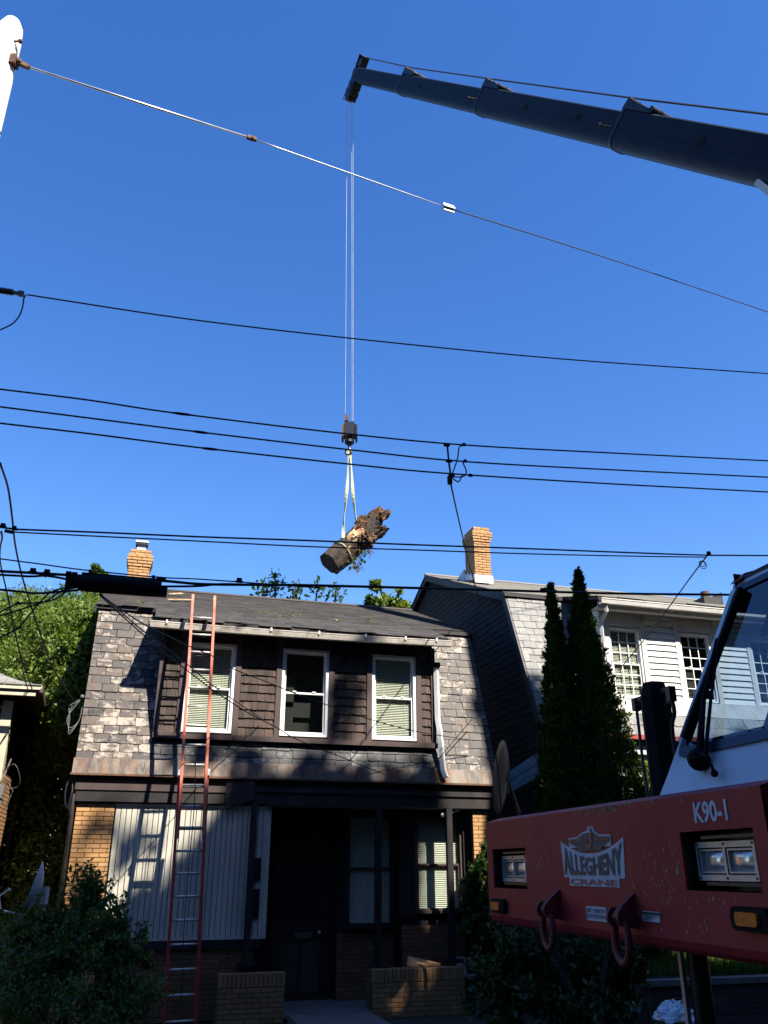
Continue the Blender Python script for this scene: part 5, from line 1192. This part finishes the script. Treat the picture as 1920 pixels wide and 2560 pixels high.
# primary insulator
ins = empty('insulator', onv(18,729,WV)); tag(ins, 'ribbed black insulator holding a wire at the left edge', 'insulator')
d = (onv(69,737,WV)-onv(18,729,WV)).normalized(); b = MB(); pts = []; rad = []
for k in range(15): pts.append(d*(-.09+.011*k)); rad.append(.042 if k % 2 else .03)
b.tube(pts, rad, 12); b.build('ribbed_body', M.setdefault('ins', simple('insulator_grey', (.05,.06,.06), rough=.3)), ins)
b = MB(); b.tube([d*-.12,d*-.09], .02, 8); b.beam(d*.05+ZX*.012, d*.15+ZX*.012, .01, .02); b.beam(d*.05-ZX*.014, d*.15-ZX*.014, .01, .02); b.beam(d*.11, d*.17, .045, .05); b.build('clevis', M['black_steel'], ins)
wire('jumper_wire', [(66,737),(60,745),(57,765),(48,790),(30,810),(0,825)], .008, 'curved jumper wire looping down from the insulator at left edge', ends=False)
# spreader on three wires
b = MB(); P = [onv(1118,1112,WV-.03), onv(1122,1155,WV-.03), onv(1127,1190,WV-.03)]; b.tube(P, .012, 6); b.beam(onv(1124,1190,WV-.03), onv(1125,1210,WV-.03), .05, .045)
for (x,y) in ((1116,1112),(1121,1152),(1128,1186)): b.beam(onv(x-6,y,WV-.02), onv(x+8,y+1,WV-.02), .03, .03)
sp2 = b.build('wire_spreader', M['black']); tag(sp2, 'vertical rack clamped across the three parallel wires', 'wire rack')
for (pts, l) in (([(1158,1114),(1148,1118),(1145,1140),(1138,1165),(1130,1186)],'jumper loop from topmost wire back to the rack'),([(1162,1155),(1158,1158),(1164,1172),(1165,1184),(1155,1192),(1128,1192)],'jumper loop from middle wire back to the rack'),([(1156,1188),(1147,1204),(1140,1202),(1128,1193)],'small jumper loop hanging under the lowest wire at the rack')): wire('jumper_wire', pts, .008, l, v=WV-.02, ends=False)
for (x,y,l) in ((1160,1113,'connector on the topmost of three wires beside the rack'),(1163,1154,'connector on the middle of three wires beside the rack'),(1176,1190,'connector on the lowest of three wires beside the rack')): clamp(x,y,.018,l)
def drop(name, pts, r_, label, k=5):
    P = [at(*q) for q in pts]; b = MB(); b.tube(catmull(P,k), r_, 5); return tag(b.build(name, M['cable'], smooth=True), label, 'wire')
Y0 = onv(1127,1210,WV).y
def yl(a, b_, n): return [a+(b_-a)*i/(n-1) for i in range(n)]
def dropl(pts, Ya, Yb, r_, label): 
    ys = yl(Ya, Yb, len(pts)); return drop('drop_wire', [(x,y,Y) for (x,y),Y in zip(pts,ys)], r_, label)
dropl([(1127,1210),(1140,1270),(1154,1331),(1166,1381),(1181,1440),(1194,1483),(1200,1500)], Y0, onplane(1200,1500,WP(7.86,0,0),UX).y-.05, .011, 'black drop wire from the rack down past the right chimney')
Yh = onv(1770,1388,WV).y
dropl([(1772,1384),(1735,1432),(1700,1480),(1650,1548),(1600,1612),(1545,1678)], Yh, WP(9.8,.0,5).y, .010, 'drop wire from the coiled loop down across the white house window')
b = MB(); cc = onv(1757,1412,WV); 
for (rr_, off) in ((.052,0),(.036,.012)): b.tube([cc + (UX*cos(2*pi*i/24)*rr_ + ZX*(sin(2*pi*i/24)*rr_+off)) for i in range(24)], .005, 5, closed=True)
tag(b.build('wire_coil', M['cable']), 'small coil of spare wire hanging from the cable at right', 'wire coil')
clamp(1772,1384,.02,'clamp holding the coil and drop wire at right')
Yb_ = onv(250,1484,WV).y
dropl([(250,1486),(300,1522),(362,1562),(420,1590),(471,1615),(535,1642),(592,1676),(660,1702),(736,1733),(805,1758),(924,1798),(1043,1829),(1188,1852)], Yb_, WP(6.7,-.12,3.7).y, .0075, 'uppermost drop wire crossing all three upper windows to the right slates')
dropl([(248,1486),(330,1562),(417,1636),(477,1683),(545,1734),(629,1787),(690,1818),(743,1849),(862,1896),(985,1943),(1094,1961)], Yb_, WP(5.9,-.16,2.9).y, .0075, 'lowest drop wire from splice case to the porch cornice at right')
dropl([(250,1484),(300,1528),(355,1575),(450,1646),(531,1713),(595,1757),(656,1798)], Yb_, WP(2.9,-.02,4).y, .008, 'middle drop wire ending on the shingles between left and centre windows')
Yl = onv(31,1300,WV).y
dropl([(0,1157),(20,1220),(31,1300),(38,1362),(54,1436),(81,1525),(117,1631),(141,1685),(187,1755)], Yl-.1, WP(-.25,.2,4.2).y, .012, 'heavy drop wire falling from the left edge to the slate house corner')
dropl([(3,1329),(5,1345),(0,1370),(0,1403),(8,1441),(22,1500),(35,1566),(52,1640),(68,1690),(84,1731)], Yl, WP(-1.1,1.3,4.2).y, .011, 'drop wire nearer the left edge reaching the brick house eave')
dropl([(14,1470),(20,1500),(30,1552),(49,1633),(60,1690),(72,1731)], Yl+1.5, WP(-1.15,1.3,4.2).y, .009, 'thin drop wire just left of its twin, ending at the brick house eave')
# wire diagonal near the right slates
dropl([(1094,1900),(1140,1845),(1192,1784)], WP(5.96,-.14,3.3).y, WP(6.9,-.05,4.2).y, .009, 'short wire slanting across the right slates from the downspout')

# ================================================================== SATELLITE DISHES
sd_ = empty('satellite_dish', at(100,2230,11.6)); tag(sd_, 'grey satellite dish seen edge-on above the bush by the brick house', 'satellite dish')
def dish(parent, R_, n_dir, mat, depth=.16, sx=1.0):
    n_dir = Vector(n_dir).normalized(); e = n_dir.cross(ZX).normalized(); f = e.cross(n_dir); b = MB(); nr, na = 5, 24
    for i in range(nr+1):
        q = i/nr
        for k in range(na): th = 2*pi*k/na; b.v.append(tuple((e*cos(th)*sx+f*sin(th))*R_*q + n_dir*depth*R_*q*q*2))
    for i in range(nr):
        for k in range(na): b.f.append((i*na+k,i*na+(k+1)%na,(i+1)*na+(k+1)%na,(i+1)*na+k)); b.m.append(0)
    o = b.build('reflector', mat, parent, smooth=True); md = o.modifiers.new('t','SOLIDIFY'); md.thickness = .006; return o
dish(sd_, .34, (-.93,-.33,.25), M['dishgrey'])
b = MB(); b.box(-.02,.1,-.05,.05,-.14,.06); b.beam((.04,0,-.1),(-.03,0,-.32),.06,.04); b.build('mount_bracket', M['white_paint'], sd_)
b = MB(); b.tube([(.05,0,-.1),(.09,0,-.3),(.12,0,-.9),(.12,0,-1.7)], .03, 8); b.build('mast', M['dishgrey'], sd_)
b = MB(); b.tube([(.1,0,-.42),(-.05,-.05,-.28),(-.4,-.15,-.2)], .015, 6); b.tube([(-.4,-.15,-.2),(-.44,-.16,-.05),(-.36,-.14,.02)], .012, 6); b.ball((-.34,-.13,.03),.02); b.build('feed_arm', M['dishgrey'], sd_)
sd2 = empty('satellite_dish', at(1268,1945,13.6)); tag(sd2, 'large dark dish seen edge-on in the gap between slate and white houses', 'satellite dish')
dish(sd2, .56, (-.97,-.08,.1), M.setdefault('dish_dark', simple('dark_dish', (.035,.033,.033), (.025,.023,.023), 5, .5)), .1)
b = MB(); b.tube([(-.16,0,.35),(-.12,0,-.3),(-.12,0,-2.3)], .012, 6); b.tube([(.0,0,0),(.15,0,-.5),(.15,0,-2.4)], .03, 6); b.build('mast', M['black_steel'], sd2)

# ================================================================== VEGETATION
def tree(name, label, cat, base, blobs, per, size, mat, paths=None, group=None, **kw):
    e = empty(name, (0,0,0)); tag(e, label, cat, group)
    crown('crown', mat, blobs, per, size, e, **kw)
    if paths: trunk('trunk', M['bark'], paths, e)
    return e
# left backdrop trees (sunlit)
def rb(x, y, Y, s): p = at(x,y,Y); return (tuple(p), (s,s*.9,s*.8))
bl = [rb(x,y,Y,s) for x,y,Y,s in ((20,1640,19,1.2),(110,1580,19,1.2),(190,1590,17,.9),(60,1720,18,1.2),(150,1700,17,1.0),(200,1710,15.9,.5),(222,1620,16,.42),(215,1770,15.8,.35),(190,1640,16.2,.5),(228,1560,16.2,.35),(180,1790,16,.5),(170,1700,16.4,.6),(30,1830,19,1.4),(130,1810,17.5,1.1),(180,1850,16.8,.8),(90,1930,18,1.3),(170,1980,18,1.2),(120,2090,18,1.4),(60,2050,18.5,1.4),(150,2220,17.5,1.3),(225,1555,17.5,.5),(15,1560,20,.9),(80,2250,18,1.5),(-60,1700,20,1.6),(-50,1900,20,1.6))]
lp = at(120,2200,19.5)
tree('broadleaf_tree', 'bright green leafy tree filling the gap between brick house and slate house', 'tree', None, bl, 6600, .098, M['leaf_sun'], [([(lp.x,lp.y,-.6),(lp.x+.2,lp.y,3),(lp.x-.3,lp.y,6)],.25,.1),([(lp.x+.2,lp.y,3),(lp.x+1.2,lp.y,6.5)],.12,.05)], aspect=.5)
bl = [rb(x,y,Y,s) for x,y,Y,s in ((-20,1570,24,1.0),(60,1545,24,1.0),(140,1530,25,1.1),(200,1570,25,1.0),(260,1490,21,.45),(250,1520,21,.45))]
tree('broadleaf_tree', 'paler green treetop standing behind the bright leafy tree at left', 'tree', None, bl, 3600, .10, M['leaf_mid'], [([at(100,2100,24),at(110,1600,24)],.2,.1)], aspect=.5)
# sprigs above the ridge
def sprig(name, label, x, y0, y1, Y, n, lean=0, mat='leaf_mid', size=.17):
    e = empty(name, (0,0,0)); tag(e, label, 'tree', 'treetops showing above the roof ridge'); p0 = at(x,y0,Y); p1 = at(x+lean,y1,Y); pts = [p0.lerp(p1,i/5)+Vector((.05*sin(i*2),0,0)) for i in range(6)]
    trunk('trunk', M['bark'], [([Vector((p0.x,p0.y,p0.z-2.5)), p0, p1], .05, .008)], e); P = []
    for i in range(n):
        t_ = random.random()**.8; q = p0.lerp(p1, t_); P.append((q.x+random.gauss(0,.17*(1.1-t_*.6)), q.y+random.gauss(0,.2), q.z+random.gauss(0,.06)))
    leaves('crown', M[mat], np.array(P), None, size, e, aspect=.55, up=.0)
for (x,y0,y1,Y,n,ln,l) in ((655,1495,1452,24,70,5,'leafy shoot above ridge, left of the group of four'),(688,1495,1438,24,110,0,'tallest leafy shoot of the group of four above ridge'),(735,1500,1463,24,60,8,'third leafy shoot from the left above the ridge'),(790,1500,1466,24,50,10,'small dark shoot above ridge nearest the hanging log'),(838,1502,1462,24,60,2,'thin shoot above ridge just right of the log')): sprig('leafy_shoot', l, x, y0, y1, Y, n, ln)
bl = [rb(x,y,Y,s) for x,y,Y,s in ((960,1512,24,.35),(985,1498,24,.35),(1000,1510,24,.3),(945,1465,24,.2),(925,1512,24,.25))]
tree('leafy_treetop', 'bright leafy treetop above ridge beside the white house gable', 'tree', None, bl, 420, .15, M['leaf_sun'], [([at(960,1600,24),at(955,1490,24),at(945,1460,24)],.04,.01)])
bl = [rb(x,y,Y,s) for x,y,Y,s in ((212,1470,20,.16),(243,1432,20,.13),(236,1422,20,.1),(215,1490,20,.25),(232,1510,20,.35),(250,1440,20,.12))]
tree('leafy_treetop', 'small treetop poking up behind the black splice case', 'tree', None, bl, 180, .12, M['leaf_mid'], [([at(225,1560,20),at(238,1425,20)],.04,.01)])
# arborvitae pair
def thuja(label, u, v, z0, zt_, rb_, n, seed):
    e = empty('arborvitae', WP(u,v,z0)); tag(e, label, 'tree', 'arborvitae pair before the white house'); P = []; D = []
    rs = np.random.RandomState(seed); Hh = zt_-z0
    ph = rs.uniform(0,6.28,6)
    for i in range(n):
        t_ = rs.uniform(0,1)**1.15; th = rs.uniform(0,2*pi); lump = 1 + .10*sin(5*th+9*t_+ph[0]) + .08*sin(9*th-17*t_+ph[1]) + .06*sin(23*t_+3*th)
        rr = rb_*min((1-t_)*1.75,1)**.95*(1-.25*t_)*lump*(1+.13*rs.normal()*(rs.uniform()<.35))*(1 if t_ > .06 else .8)*(.70+.32*rs.uniform()**.5)
        P.append((rr*cos(th), rr*sin(th), t_*Hh + rs.uniform(-.03,.03))); D.append((cos(th), sin(th), .3))
    for i in range(420):
        t_ = rs.uniform(0,1)**1.05; th = rs.uniform(0,2*pi); lump = 1 + .10*sin(5*th+9*t_+ph[0]) + .08*sin(9*th-17*t_+ph[1]) + .06*sin(23*t_+3*th)
        rr = rb_*min((1-t_)*1.75,1)**.95*(1-.25*t_)*lump*rs.uniform(.9,1.0); L_ = rs.uniform(.10,.24)*(1.15-.75*t_); dx, dy = cos(th), sin(th)
        for k in range(46):
            q = rs.uniform(); a_ = rs.normal(size=3)*.033*(1.2-q)*(1.1-.6*t_); P.append((rr*dx + dx*q*L_*.55 + a_[0], rr*dy + dy*q*L_*.55 + a_[1], t_*Hh + q*L_ + a_[2])); D.append((dx, dy, .6))
    o = leaves('crown', M['leaf_thuja'], np.array(P), np.array(D), .08, e, aspect=.32, up=1.5)
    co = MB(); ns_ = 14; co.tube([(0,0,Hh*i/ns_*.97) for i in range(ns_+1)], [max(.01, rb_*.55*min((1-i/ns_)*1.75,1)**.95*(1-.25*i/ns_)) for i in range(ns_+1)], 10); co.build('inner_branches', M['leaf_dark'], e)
    b = MB(); b.cyl((0,0,-.3),(0,0,Hh*.5),.09,.04,n=8); b.build('trunk', M['bark'], e); return e
thuja('taller pointed arborvitae, right one of the pair before the white house', 8.46, -.95, .2, 6.68, .78, 46000, 1)
thuja('shorter arborvitae, left one of the pair nearest the slate house', 7.86, -.95, .2, 6.36, .50, 30000, 2)
# sunlit shrubs by white house porch
bl = [((WP(u,v,z)), (.3,.3,.3)) for u,v,z in ((9.3,-1.3,2.7),(9.5,-1.2,3.0),(9.2,-1.2,2.4),(9.7,-1.2,2.5),(9.9,-1.1,2.8))]
bl = [(tuple(c_), r_) for c_, r_ in bl]
tree('rhododendron', 'sunlit long-leaved shrub between arborvitae and black jack post', 'shrub', None, bl, 240, .2, M['leaf_sun'], [([WP(9.5,-1.2,.3),WP(9.5,-1.2,2.6)],.03,.01)], aspect=.28)
# ivy on right corner of porch
bl = []
for (x,y,s) in ((1182,2222,.16),(1200,2190,.14),(1212,2160,.12),(1218,2130,.08),(1190,2260,.2),(1212,2240,.2),(1200,2310,.22),(1225,2290,.22),(1180,2330,.2),(1215,2370,.25)): bl.append((tuple(onv(x,y,-.12)), (s,s*.6,s)))
tree('ivy', 'climbing ivy on the right porch corner beside the crane bumper', 'ivy', None, bl, 240, .1, M['leaf_mid'], None, aspect=.85)
# front left bush
bl = [rb(x,y,Y,s) for x,y,Y,s in ((60,2420,11,.5),(130,2360,11.2,.45),(200,2330,11.2,.42),(260,2380,11,.42),(310,2420,11,.3),(40,2520,10.5,.6),(150,2480,10.6,.6),(250,2500,10.6,.5),(330,2500,10.8,.3),(110,2330,11.3,.25),(216,2260,11.3,.16),(225,2230,11.3,.10),(60,2340,11.2,.3),(290,2360,11,.24),(10,2460,10.8,.5))]
tree('garden_shrub', 'large dark green overgrown shrub at lower left before the brick pier', 'shrub', None, bl, 1300, .066, M['leaf_weed'], [([at(150,2700,11),at(180,2400,11)],.05,.02)], aspect=.45)
for i, (x,y0,y1,Y,n) in enumerate(((215,2330,2225,11.1,110),(255,2400,2290,10.9,90),(310,2400,2280,10.9,80),(348,2400,2300,10.9,50),(285,2400,2320,10.9,60),(150,2330,2270,11.1,80))):
    e = empty('shrub_shoot', (0,0,0)); tag(e, ['upright leafy shoot before the brick pier','leafy shoot before the left edge of the white panel','tallest leafy shoot before the white panel','leaning shoot nearest the ladder before the white panel','short shoot between the panel shoots','short leafy shoot beside the brick house dish'][i], 'shrub', 'shoots growing out of the lower left shrub')
    p0 = at(x-8,y0,Y); p1 = at(x+4,y1,Y); trunk('stem', M['bark'], [([p0-ZX*.3,p0,p1],.008,.003)], e); P = [p0.lerp(p1,k/n) + Vector((random.gauss(0,.045*(1.25-k/n)),random.gauss(0,.05),0)) for k in range(n)]
    leaves('crown', M['leaf_dark'], np.array([list(q) for q in P]), None, .07, e, aspect=.4, up=.1)
# small tree under the bumper
bl = [rb(x,y,Y,s) for x,y,Y,s in ((1340,2420,11.5,.5),(1420,2380,11.5,.5),(1500,2380,11.8,.4),(1540,2440,11.8,.4),(1520,2520,11.6,.45),(1330,2520,11.4,.6),(1260,2480,11.6,.5),(1450,2330,11.8,.5),(1570,2400,12,.3),(1600,2360,12.2,.3),(1290,2390,11.8,.5),(1480,2540,11.2,.4))]
tp = lambda x,y,Y: at(x,y,Y)
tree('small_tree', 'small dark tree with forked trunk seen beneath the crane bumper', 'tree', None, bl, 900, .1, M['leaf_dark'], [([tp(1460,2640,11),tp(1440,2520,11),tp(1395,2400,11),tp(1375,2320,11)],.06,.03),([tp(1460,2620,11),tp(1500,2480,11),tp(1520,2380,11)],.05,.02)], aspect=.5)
# grass on raised yard
r = np.random.RandomState(4); ng = 26000; U_ = r.uniform(8.3,15,ng); V_ = r.uniform(-2.15,1.0,ng); P = np.array([list(WP(a,c_,min(.43,(c_+2.2)*.19)-.01)) for a,c_ in zip(U_,V_)])
tag(leaves('grass', M['grass'], P, None, .16, aspect=.12, up=3.5), kind='stuff')
bl = [(tuple(WP(u,v,z)), (s,s,s)) for u,v,z,s in ((9.2,-1.4,.7,.3),(9.8,-1.0,.8,.35),(10.6,-.6,.7,.3),(11.4,-.4,.7,.3),(8.7,-1.3,.8,.35))]
tree('low_hedge', 'sunlit low hedge on the raised yard beyond the jack leg', 'shrub', None, bl, 420, .1, M['leaf_sun'], None)
# retaining wall of the yard
rw_ = empty('retaining_wall', ORG, ROT); tag(rw_, 'dark stone retaining wall holding up the raised yard at lower right', 'wall')
bed = brick_wall(rw_, 8.2, 16, -.62, -.07, -2.34, 'brick_grey', L=.42, H=.14, pieces=True, seed=15, name='stone_face')
for o in bed.children: o.name = 'stone'
b = MB(); b.box(8.15,16,-2.38,-2.16,-.07,.01); b.build('coping', M['concrete'], rw_)
# trash bin and bag
tb_ = empty('trash_bin', at(1690,2560,9.6)+Vector((0,0,-.27)), ROT); tag(tb_, 'green round trash bin standing below the bumper at right', 'bin')
b = MB(); b.tube([(0,0,-.3),(0,0,.28)], [.15,.2], 20); b.tube([(0,0,.27),(0,0,.31)], .212, 20); smooth_angle(b.build('bin_body', M['green_bin'], tb_))
b = MB(); r = random.Random(6); n = 22
for i in range(10):
    ph = pi/2*i/9; 
    for k in range(n): th = 2*pi*k/n; q = 1+.1*sin(th*5+i)+r.uniform(-.07,.07); b.v.append((.2*cos(ph)*cos(th)*q, .2*cos(ph)*sin(th)*q, .16*sin(ph)*q))
for i in range(9):
    for k in range(n): b.f.append((i*n+k,i*n+(k+1)%n,(i+1)*n+(k+1)%n,(i+1)*n+k)); b.m.append(0)
o = b.build('trash_bag', M['bag']); o.location = tb_.location + Vector((0,0,.3)); tag(o, 'white plastic trash bag bulging out of the green bin', 'trash bag')
b = MB(); b.tube([(.05,-.05,.14),(.08,-.08,.2),(.12,-.05,.17)], .012, 5); b.build('red_tie', M['decal_red'], o)
# chair and items by right pier
b = MB(); b.box(-.15,.15,-.1,.1,0,.03); b.box(-.15,.15,.08,.1,.03,.28); 
for x in (-.14,.14): b.box(x-.01,x+.01,-.1,-.08,-.3,0)
o = b.build('white_chair', M['white_paint']); o.location = onv(1168,2440,.3); o.rotation_euler = (0,0,ROT); tag(o, 'small white chair partly hidden behind the right porch pier', 'chair')

# loose shoots growing out of the shrubs (stem and leaves of the shrub itself)
def shoots(parent, centres, n, ln, leafsize, mat):
    st = MB(); P = []; rr_ = random.Random(n)
    for i in range(n):
        c, r_ = rr_.choice(centres); d_ = Vector((rr_.gauss(0,.55), rr_.gauss(-.3,.5), rr_.uniform(.5,1.3))).normalized(); c = Vector(c); p0 = c + d_*(np.mean(r_)*.6); L_ = ln*rr_.uniform(.5,1.3)
        bend = Vector((rr_.gauss(0,.25), rr_.gauss(0,.25), -.1)); pts = [p0 + d_*L_*q + bend*L_*q*q for q in (0,.33,.66,1)]; st.tube(pts, [.006,.005,.004,.002], 4)
        m_ = int(14*L_/ln)+8
        for k in range(m_): q = .2+.85*k/m_; P.append(tuple(p0 + d_*L_*q + bend*L_*q*q + Vector((rr_.gauss(0,.012),rr_.gauss(0,.012),0))))
    st.build('twigs', M['bark'], parent)['kind'] = 'stuff'
    leaves('shoot_leaves', M[mat], np.array(P), None, leafsize, parent, aspect=.42, up=.15)['kind'] = 'stuff'
for o_ in [o for o in bpy.data.objects if o.parent is None and o.name in ('garden_shrub','small_tree','ivy')]:
    me_ = [c for c in o_.children if c.name.startswith('crown')][0].data; n_ = len(me_.vertices); cs = [(tuple(me_.vertices[i].co), (.12,.12,.12)) for i in range(0, n_, max(1, n_//400))]
    top_ = sorted(cs, key=lambda c: -c[0][2]); cs = top_[:int(len(top_)*.6)]; cs = [c for c in cs if not (o_.name == 'garden_shrub' and c[0][0] < -4.0 and c[0][2] > 1.0)] or cs
    shoots(o_, cs, {'garden_shrub':90,'small_tree':60,'ivy':14}[o_.name], {'garden_shrub':.35,'small_tree':.35,'ivy':.16}[o_.name], {'garden_shrub':.075,'small_tree':.09,'ivy':.08}[o_.name], {'garden_shrub':'leaf_weed','small_tree':'leaf_dark','ivy':'leaf_mid'}[o_.name])

# ================================================================== SHADE TREES ACROSS THE STREET (unseen, crowns cut to a hand-drawn shade map)
def facade_uv(P):   # project along the sun to the house front plane
    d = P - np.array(ORG); u = d @ np.array(UX); v = -(d @ np.array(NX)); z = P[:,2]; k = -v
    su, sv, sz = SUN.dot(UX), SUN.dot(NX), SUN.z
    return u - su/sv*k, z - sz/sv*k
def shade_wanted(u, z):
    top = np.where(u < 1.3, .6, np.where(u < 6.3, 2.75, .9))
    top = np.where((u > 7.15) & (u < 8.3), 5.35, top)
    top = np.where((u > 1.0) & (u < 2.0), 2.2 - 1.0*(u < 1.25), top)
    lit = z > top
    # sun patches cut out of the crowns
    lit |= (u > 1.0) & (u < 2.5) & (z > 1.2) & (z < 3.4) & ((u-1.3)*1.5 < (z-1.1))
    lit |= (u > 5.75) & (u < 7.3) & (z > 1.0) & (z < 3.3)
    lit |= (u > 8.4) & (u < 14.5) & (z > -2.5) & (z < .1)
    lit |= (u > 4.6) & (u < 5.02) & (z > -1.05) & (z < -.25)
    lit |= (u > 5.15) & (u < 5.8) & (z > -.35) & (z < .12)
    lit |= (u > 5.1) & (u < 5.42) & (z > -.95) & (z < -.3)
    lit |= (u > 8.0) & (u < 15) & (z > 1.6 - 1.2*(u < 8.6))
    w_ = ~lit
    w_ |= (u > 7.15 + .12*np.sin(z*5)) & (u < 8.1 + .10*np.sin(z*4)) & (z < 5.35)
    # extra leaves kept where shade patches are wanted
    w_ |= (u > 3.55) & (u < 5.7) & (z > 2.75) & (z < 3.22+.15*np.sin(u*7)) & (np.sin(u*9+z*4) > -.3)
    w_ |= (np.hypot((u-4.22)/.2, (z-4.35)/.55) < 1)
    w_ |= (np.hypot((u-2.0)/1.0, (z-3.2)/.2) < 1) & (np.sin(u*11) > 0)
    w_ |= (np.hypot((u-.25)/.25, (z-1.95-.6*(u-.1))/.10) < 1) | (np.hypot((u-.18)/.06, (z-1.3)/.5) < 1)
    w_ |= (np.hypot((u-.85)/.28, (z-1.85)/.12) < 1) | (np.hypot((u-1.25)/.3, (z-1.1)/.3) < 1)
    w_ |= (u > 10.2) & (u < 12.5) & (z > 2) & (z < 4.85 + .25*(u-10.2))  & (np.sin(u*5+z*3) > -.5)
    dap = (np.sin(u*5.1+1.3*np.sin(z*2.3)) * np.sin(z*4.3+1.7*np.sin(u*1.9)) > .74) & (z < .5)
    return w_ & ~dap
# tree crowns lie along the sun direction 14-18 m in front of the house
for ti, (uc, vc, zc, ru, rv, rz, n, lab) in enumerate(((10.0,-16,15.5,8.5,3.0,12.0,90000,'tall oak across the street, right of the camera, shading the porch'),(20.5,-16,13.5,5.5,3.0,10.5,42000,'tall oak farther up the street shading the white house porch'),(16.0,-16,15.5,3.4,2.6,12.5,36000,'slender unseen tree across the road, added to shade the arborvitae pair'),(7.5,-20,9,8.0,2.5,9.5,34000,'broad maple behind the camera shading the truck front'))):
    e = empty('shade_tree', (0,0,0)); tag(e, lab, 'tree', 'shade trees across the street')
    d = RS.normal(size=(n,3)); d /= np.linalg.norm(d,axis=1)[:,None]; rad = RS.uniform(0,1,n)**.4
    q = d*rad[:,None]*np.array([ru,rv,rz]); 
    P = np.array([0.,0,0]) + np.array(ORG) + np.outer(q[:,0]+uc, np.array(UX)) - np.outer(q[:,1]+vc, np.array(NX)) + np.outer(q[:,2]+zc, np.array([0,0,1.]))
    fu, fz = facade_uv(P); ok = (P[:,2] > 2.5) & shade_wanted(fu, fz)
    # keep the crown out of view
    rel_ = P - np.array(EYE); f_ = rel_[:,1]*cos(PITCH)+rel_[:,2]*sin(PITCH); xx = rel_[:,0]/np.maximum(f_,.01); yy = (-rel_[:,1]*sin(PITCH)+rel_[:,2]*cos(PITCH))/np.maximum(f_,.01)
    ok &= ~((f_ > 0) & (np.abs(xx) < .52) & (np.abs(yy) < .68))
    leaves('crown', M['leaf_dark'], P[ok], None, (.3 if ti < 3 else .42), e, aspect=.8, up=.2)
    bq_ = WP(uc+.5,vc,0); trunk('trunk', M['bark'], [([bq_, bq_+ZX*6, bq_+ZX*(zc)], .4, .12)], e)

# dense unseen tree mass behind the camera, added to block skylight
n = 60000; U_ = RS.uniform(-34,44,n); V_ = RS.uniform(-31,-24,n); tp_ = 15+4*np.sin(U_*.35)+2.5*np.sin(U_*1.1+1); Z_ = RS.uniform(0,1,n)**.8*tp_
P = np.array(ORG) + np.outer(U_, np.array(UX)) - np.outer(V_, np.array(NX)) + np.outer(Z_, np.array([0,0,1.]))
tag(leaves('sky_block_trees', M['leaf_dark'], P, None, .95, aspect=.8, up=.2), kind='stuff')
# unseen tree masses at both street ends, added to hide the bright low sky
for (ua, ub, va, vb) in ((-46,-40,-32,16),(46,52,-32,0)):
    n = 16000; U_ = RS.uniform(ua,ub,n); V_ = RS.uniform(va,vb,n); Z_ = RS.uniform(0,1,n)*(13+3*np.sin(V_*.5))
    P = np.array(ORG) + np.outer(U_, np.array(UX)) - np.outer(V_, np.array(NX)) + np.outer(Z_, np.array([0,0,1.]))
    tag(leaves('sky_block_trees', M['leaf_dark'], P, None, 1.0, aspect=.8, up=.2), kind='stuff')
